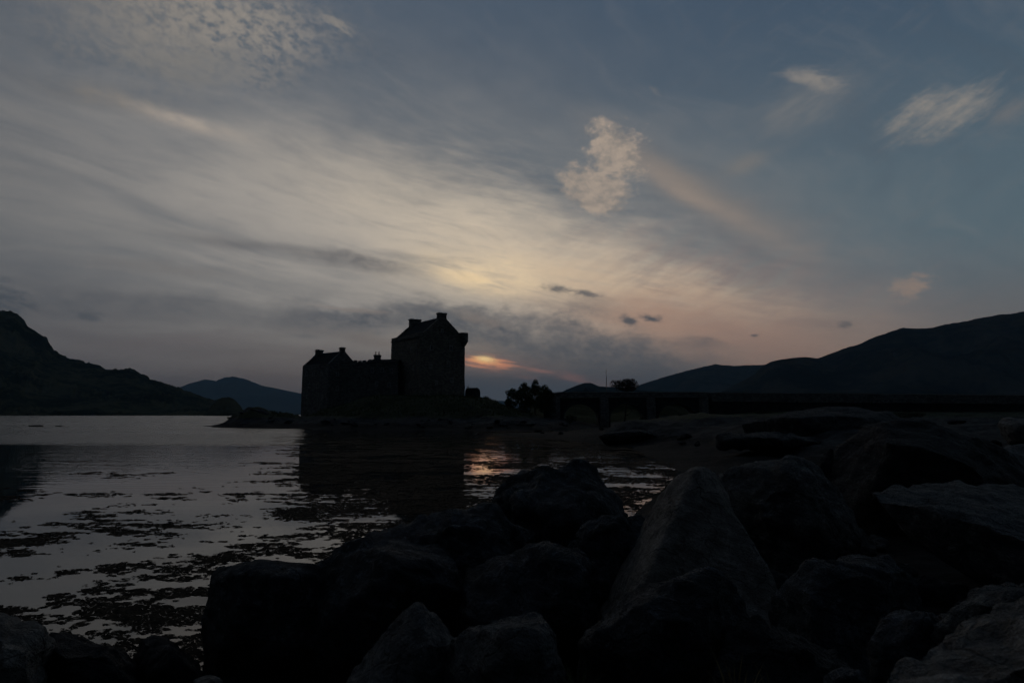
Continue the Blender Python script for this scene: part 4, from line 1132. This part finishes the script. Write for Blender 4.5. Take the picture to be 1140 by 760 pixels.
boulder('round-backed boulder with a pale knob at its crest, bottom right of centre', [(644, 722), (650, 708), (668, 702), (680, 684), (694, 666), (722, 650), (748, 642), (776, 634), (800, 638), (822, 660), (840, 710), (850, 800), (760, 850), (650, 830), (640, 760)], 4.4, 1.2, 'rock_dark', 16, 0.024, group=GB, extra=((778, 636, 4.3),))
boulder('dark wedge of rock filling the hollow at bottom right', [(800, 700), (840, 690), (900, 720), (960, 740), (980, 800), (900, 860), (780, 840), (770, 760)], 4.0, 1.0, 'rock_black', 17, 0.03, group=GB)
boulder('steep pointed rock with a long left slope, bottom centre', [(468, 667), (478, 674), (494, 694), (512, 712), (540, 760), (550, 840), (420, 880), (340, 830), (384, 756), (420, 712), (446, 682)], 4.5, 0.9, 'rock_grey', 18, 0.02, group=GB, front=0.55, soft=1, extra=((474, 676, 4.3), (500, 760, 3.9)))
boulder('flat-crowned grained rock with a sharp right corner, bottom centre', [(505, 712), (524, 700), (548, 704), (575, 692), (596, 686), (611, 687), (618, 704), (632, 740), (640, 800), (600, 860), (500, 860), (490, 760)], 4.2, 1.0, 'rock_grey', 19, 0.02, group=GB, front=0.7, soft=1, extra=((560, 720, 3.7), (605, 712, 3.8)))
boulder('pale rough boulder cut off by the bottom left corner', [(-60, 690), (-20, 684), (20, 686), (38, 698), (48, 722), (54, 760), (60, 820), (0, 850), (-80, 840)], 5.4, 1.2, 'rock_warm', 20, 0.028, group=GB)
boulder('black boulder beside the pale one at bottom left', [(38, 712), (60, 705), (84, 704), (110, 716), (140, 726), (160, 740), (180, 800), (100, 830), (40, 800)], 5.8, 1.0, 'rock_black', 21, 0.03, group=GB)
boulder('small rounded black boulder at the weed edge, bottom left', [(146, 732), (156, 714), (172, 706), (188, 709), (204, 724), (224, 742), (236, 770), (220, 820), (150, 810)], 6.0, 0.9, 'rock_black', 22, 0.026, group=GB)
boulder('little pale stone on the bottom edge left of the pointed rock', [(216, 758), (226, 752), (242, 752), (254, 760), (256, 790), (214, 790)], 4.9, 0.3, 'rock_warm', 23, 0.03, group=GB)
raw_rock('very close out-of-focus pale boulder filling the bottom right corner', [(944, 768, 1.55), (1000, 724, 1.7), (1044, 698, 1.85), (1090, 682, 1.95), (1150, 652, 2.05), (1250, 610, 2.1), (1350, 600, 2.1), (1000, 800, 1.35), (1150, 760, 1.3), (1300, 700, 1.35),
          (960, 900, 1.5), (1150, 950, 1.3), (1350, 900, 1.4), (1350, 760, 2.1), (1100, 850, 2.2)], 'rock_warm', 24, 0.022, tgt=0.008, ledge=0.1)
boulder('rugged rock with a pale lump on top, behind the out-of-focus boulder', [(1046, 690), (1058, 672), (1072, 660), (1088, 652), (1104, 651), (1122, 659), (1150, 652), (1200, 650), (1220, 740), (1130, 780), (1050, 740)], 3.1, 0.7, 'rock_grey', 25, 0.045, group=GB)
boulder('squat rock peeping out left of the rugged one at bottom right', [(968, 700), (978, 686), (1004, 678), (1034, 682), (1056, 694), (1066, 740), (1030, 780), (966, 770)], 3.3, 0.6, 'rock_dark', 26, 0.04, group=GB)
boulder('low dark rock on the bottom edge right of centre', [(918, 756), (926, 744), (946, 738), (968, 748), (980, 800), (910, 800)], 3.0, 0.4, 'rock_dark', 27, 0.03, group=GB)
# rounded outcrops of the middle distance
boulder('long whaleback outcrop on the shore below the causeway', [(812, 476), (830, 470), (856, 464), (890, 458.5), (925, 455.5), (955, 455), (985, 459), (1010, 470), (1040, 486), (1030, 510), (900, 512), (812, 494)], 42, 11, 'rock_far', 28, 0.012, group='outcrops of the middle shore', name='rock_outcrop', cat='rock outcrop', ledge=0.3, ltilt=(0.25, -0.1, 1))
boulder('pale lumpy outcrop left of the long whaleback', [(690, 481), (702, 474), (720, 472), (744, 469), (766, 471), (790, 470), (812, 473), (840, 481), (838, 496), (700, 496)], 62, 9, 'rock_far', 29, 0.016, group='outcrops of the middle shore', name='rock_outcrop', cat='rock outcrop', ledge=0.5)
boulder('low ribbed outcrop at the water side of the pale lumpy one', [(668, 486), (684, 480), (705, 478), (728, 481), (746, 486), (740, 494), (676, 495)], 56, 5, 'rock_far', 30, 0.02, group='outcrops of the middle shore', name='rock_outcrop', cat='rock outcrop', ledge=0.5)
boulder('pale slab at the foot of the long whaleback', [(786, 488), (812, 482), (850, 481), (900, 486), (925, 492), (900, 500), (800, 500)], 34, 4, 'rock_far', 31, 0.016, group='outcrops of the middle shore', name='rock_outcrop', cat='rock outcrop', ledge=0.5)
boulder('bracken-topped hump of rock at the low left tip of the island', [(262, 466), (266, 458), (274, 454.5), (284, 453.5), (294, 456), (300, 461), (304, 468), (300, 476), (262, 476)], 133, 7, 'rock_far', 32, 0.03, name='rock_outcrop', cat='rock outcrop', ledge=0.3)
# skerries
boulder('narrow black skerry awash in the loch, left of its pair', [(30, 474), (36, 472.6), (44, 472.8), (50, 474.3), (48, 476), (32, 476)], 136, 3, 'rock_black', 33, 0.03, name='skerry', cat='rock', group='skerries off the left shore')
boulder('long low black skerry awash in the loch, right of its pair', [(52, 474.6), (62, 473.6), (72, 473.8), (78, 474.6), (74, 476), (54, 476)], 136, 3, 'rock_black', 34, 0.03, name='skerry', cat='rock', group='skerries off the left shore')

# shore stones: a few source shapes, copied with their own turn and size
src = []
for k in range(5):
    rnd = random.Random(100 + k)
    pts = [Vector((rnd.gauss(0, .42), rnd.gauss(0, .36), rnd.gauss(0, .26))).normalized() * rnd.uniform(.7, 1) for _ in range(18)]
    pts = [Vector((p.x, p.y * .85, p.z * .6)) for p in pts]
    bm = grow_rock(pts, 60 + k, 0.03, 0.07, 2600, 0.3, chips=6)
    me = bpy.data.meshes.new('stone'); bmesh.ops.recalc_face_normals(bm, faces=bm.faces); bm.to_mesh(me); bm.free()
    me.polygons.foreach_set('use_smooth', [True] * len(me.polygons)); src.append(me)
far_src = [m.copy() for m in src]
for m in src: m.materials.append(M['rock_dark'])
for m in far_src: m.materials.append(M['rock_far'])
rnd = random.Random(5)
def stone(meshes, px, D, s, label, group, sink=0.25, name='shore_stone', flat=1.0):
    x = gx(px, D); z = max(lz(x, D), -0.15)
    o = bpy.data.objects.new(name, rnd.choice(meshes)); COL.objects.link(o)
    o.location = (x, D, z + s * (0.5 * flat - sink)); o.scale = (s * rnd.uniform(.9, 1.4), s * rnd.uniform(.7, 1.1), s * rnd.uniform(.7, 1.2) * flat)
    o.rotation_euler = (rnd.uniform(-.3, .3), rnd.uniform(-.3, .3), rnd.uniform(0, 6.28))
    tag(o, label, 'stone', group)
n_isl = 0
while n_isl < 46:                                     # along the island's waterline
    px = rnd.uniform(245, 640); D = float(np.interp(px, [245, 300, 400, 500, 545, 640], [137, 121, 113, 109, 105, 112])) + rnd.uniform(0, 7)
    stone(far_src, px, D, rnd.uniform(.35, 1.15) ** 1.0, 'grey stone lying in the row of shore rocks below the castle turf', "stones along the island's edge", flat=.8); n_isl += 1
for k in range(46):                                   # middle shore on the right
    D = rnd.uniform(26, 100); px = rnd.uniform(float(np.interp(D, [26, 34, 51, 84, 100], [790, 770, 715, 575, 660])), 1130)
    stone(far_src, px, D, rnd.uniform(.25, .9), 'dark stone scattered on the middle shore between outcrops and bridge', 'stones of the middle shore')
for k in range(95):                                   # wedged among the near boulders
    D = rnd.uniform(3.6, 14); px = rnd.uniform(float(np.interp(D, [3.6, 6.5, 8, 10, 14], [300, 380, 500, 620, 720])), 1140)
    stone(src, px, D, rnd.uniform(.12, .34), 'dark stone wedged in the shadows between the near boulders', 'stones between the near boulders', 0.2)

# ------------------------------------------------------------------ grass in the foreground
def tuft(label, px, py, D, n, h, seed, mat='grass', spread=0.05, name='grass_tuft'):
    r = random.Random(seed); p0 = at(px, py, D); b = bmesh.new()
    for i in range(n):
        a = r.uniform(0, 6.28); q = r.uniform(0, spread); lean = r.uniform(.1, .5); hh = h * r.uniform(.5, 1)
        base = Vector((q * math.cos(a), q * math.sin(a), -.03)); dr = Vector((math.cos(a + r.uniform(-.6, .6)), math.sin(a), 0)) * lean
        w = h * 0.018 + 0.0015; sd_ = Vector((-dr.y, dr.x, 0)).normalized() if dr.length > 0 else Vector((1, 0, 0))
        prev = None
        for s in range(6):
            t = s / 5; c_ = base + Vector((0, 0, 1)) * hh * (t - .25 * lean * t * t) + dr * hh * t * t
            ww = w * (1 - t) ** .7
            cur = (b.verts.new(c_ - sd_ * ww), b.verts.new(c_ + sd_ * ww))
            if prev: b.faces.new((prev[0], prev[1], cur[1], cur[0]))
            prev = cur
    o = bmobj(name, b, M[mat]); o.location = p0
    tag(o, label, 'grass', 'grass tufts among the near boulders')
tuft('sparse dry grass blades at the bottom edge below the round-backed boulder, the brightest tuft', 820, 800, 2.5, 16, 0.30, 1)
tuft('thin dry grass blades at the bottom edge, right of the brightest tuft', 862, 800, 2.6, 9, 0.24, 2)
tuft('dry grass blades at the bottom edge, left of the brightest tuft', 786, 798, 2.6, 8, 0.22, 3)
tuft('greenish grass at the bottom edge by the sharp-cornered grained rock', 646, 790, 3.0, 22, 0.24, 4, 'fern')
tuft('short dry grass leaning right at the bottom edge under the round-backed boulder', 690, 790, 2.8, 9, 0.2, 5)

# ------------------------------------------------------------------ floating seaweed
def seaweed():
    r = np.random.default_rng(3); Vt = []; Fc = []; off = 0
    zones = [(5.3, 8.5, 0.026), (8.5, 13, 0.040), (13, 20, 0.062), (20, 34, 0.11), (34, 60, 0.20), (60, 100, 0.38)]
    for D0, D1, s in zones:
        ys = np.arange(D0, D1, s * 0.9); X0 = -0.80 * D1; X1 = 0.30 * D1
        xs = np.arange(X0, X1, s)
        XX, YY = np.meshgrid(xs, ys); XX = XX + r.uniform(-.5, .5, XX.shape) * s; YY = YY + r.uniform(-.5, .5, YY.shape) * s
        XX, YY = XX.ravel(), YY.ravel()
        PX = 570 + XX / YY * FPX / 0.993; PY = 461 + EYE / YY * FPX
        # large rafts, then ragged clumps inside them (metres), drawn out across the swell
        big = fbm(XX / 2.6, YY / 1.5, 3, 40); med = fbm(XX / 0.75, YY / 0.42, 4, 50, .6); sm = fbm(XX / 0.16, YY / 0.13, 3, 60, .6)
        # cover: dense at the near shore and before the castle, sparse on the open water left
        cov = np.interp(PY, [474, 486, 500, 540, 590, 625, 660, 700, 740], [.06, .14, .19, .21, .28, .36, .48, .54, .40])
        castle = sstep(PX, 300, 400) * sstep(-PX, -560, -500) * sstep(PY, 478, 500)
        cov = cov + castle * np.interp(PY, [480, 500, 540, 570, 620], [.36, .46, .44, .44, .34])
        cov = cov + sstep(PX, 520, 560) * np.interp(PY, [478, 500, 512, 560, 600], [.45, .42, .30, .30, .4])
        cov = cov - sstep(-PX, -330, -250) * np.interp(PY, [470, 480, 520, 590, 640], [.10, .2, .10, .02, 0]) 
        val = big * 0.34 + med * 0.35 + sm * 0.21 + fbm(XX / 0.07, YY / 0.06, 2, 70) * 0.10
        thr = np.interp(np.clip(cov, 0, 1), [0, .1, .3, .5, .7, 1], [.80, .645, .555, .50, .45, .36])
        keep_ = (val > thr) & (sdist(XX, YY, SHR) < 0.25) & (sdist(XX, YY, ISL) < 0.5) & (PX > -80) & (PX < 900)
        XX, YY, val, thr = XX[keep_], YY[keep_], val[keep_], thr[keep_]
        m = len(XX)
        if m == 0: continue
        k = 7; ang = np.linspace(0, 2 * np.pi, k, endpoint=False)[None] + r.uniform(0, 6.28, (m, 1))
        rad = s * r.uniform(.15, 1.15, (m, k)) * r.uniform(.45, 1.1, (m, 1))
        st = r.uniform(1.0, 2.0, (m, 1))
        vx = XX[:, None] + np.cos(ang) * rad * st; vy = YY[:, None] + np.sin(ang) * rad
        vz = r.uniform(0.001, 0.006, (m, k)) + 0.0015 * s / .034
        cz = 0.006 + r.uniform(0, 0.012, m) * min(2.0, s / .05)
        ring = np.stack([vx, vy, vz], -1); cen = np.stack([XX, YY, cz], -1)[:, None]
        vv = np.concatenate([ring, cen], 1).reshape(-1, 3)
        base = (np.arange(m) * (k + 1) + off)[:, None]
        for i in range(k): Fc.append(np.concatenate([base + i, base + (i + 1) % k, base + k], 1))
        Vt.append(vv); off += len(vv)
    V_ = np.concatenate(Vt); F_ = np.concatenate(Fc)
    me = bpy.data.meshes.new('floating_seaweed')
    me.vertices.add(len(V_)); me.vertices.foreach_set('co', V_.ravel())
    me.loops.add(len(F_) * 3); me.loops.foreach_set('vertex_index', F_.ravel().astype(np.int32))
    me.polygons.add(len(F_)); me.polygons.foreach_set('loop_start', np.arange(0, len(F_) * 3, 3, dtype=np.int32))
    me.update(calc_edges=True); me.validate()
    o = link('floating_seaweed', me, M['weed'])
    tag(o, 'ragged dark rafts of seaweed floating on the loch', 'seaweed', kind='stuff')
    print('seaweed faces', len(F_))
seaweed()

# rough grass and bracken on the island turf
def turf():
    r = np.random.default_rng(9); n = 15000
    px = r.uniform(300, 640, n); D = r.uniform(118, 172, n)
    X_ = (px - 570) / FPX * .993 * D; Z = land(X_, D); k = Z > 2.2
    X_, D, Z = X_[k], D[k], Z[k]; m = len(X_)
    a = r.uniform(0, 6.28, m); h = r.uniform(.15, .55, m) * (0.5 + fbm(X_ / 4, D / 4, 2, 3)); w = r.uniform(.05, .16, m); l = r.uniform(-.2, .2, (m, 2))
    v = np.stack([np.stack([X_ - np.cos(a) * w, D - np.sin(a) * w, Z - .05], 1), np.stack([X_ + np.cos(a) * w, D + np.sin(a) * w, Z - .05], 1), np.stack([X_ + l[:, 0], D + l[:, 1], Z + h], 1)], 1).reshape(-1, 3)
    o = npmesh('rough_grass', v, np.arange(m * 3).reshape(-1, 3), M['fern'])
    tag(o, 'rough grass and bracken covering the castle island', 'grass', kind='stuff')
turf()

# ------------------------------------------------------------------ air
HAZE = 5.0e-5
if HAZE:
    b = bmesh.new(); box(b, -17500, 17500, -17500, 17500, -3.3, 960)
    hz = bmobj('haze', b, None)
    hm = bpy.data.materials.new('air'); hm.use_nodes = True; t = hm.node_tree
    for q in list(t.nodes): t.nodes.remove(q)
    pv = t.nodes.new('ShaderNodeVolumePrincipled'); pv.inputs['Density'].default_value = HAZE
    pv.inputs['Color'].default_value = (0.40, 0.68, 0.92, 1); pv.inputs['Anisotropy'].default_value = 0.0
    ou = t.nodes.new('ShaderNodeOutputMaterial'); t.links.new(pv.outputs[0], ou.inputs['Volume'])
    hz.data.materials.append(hm); tag(hz, 'thin evening haze over the loch and hills', 'haze', kind='stuff')
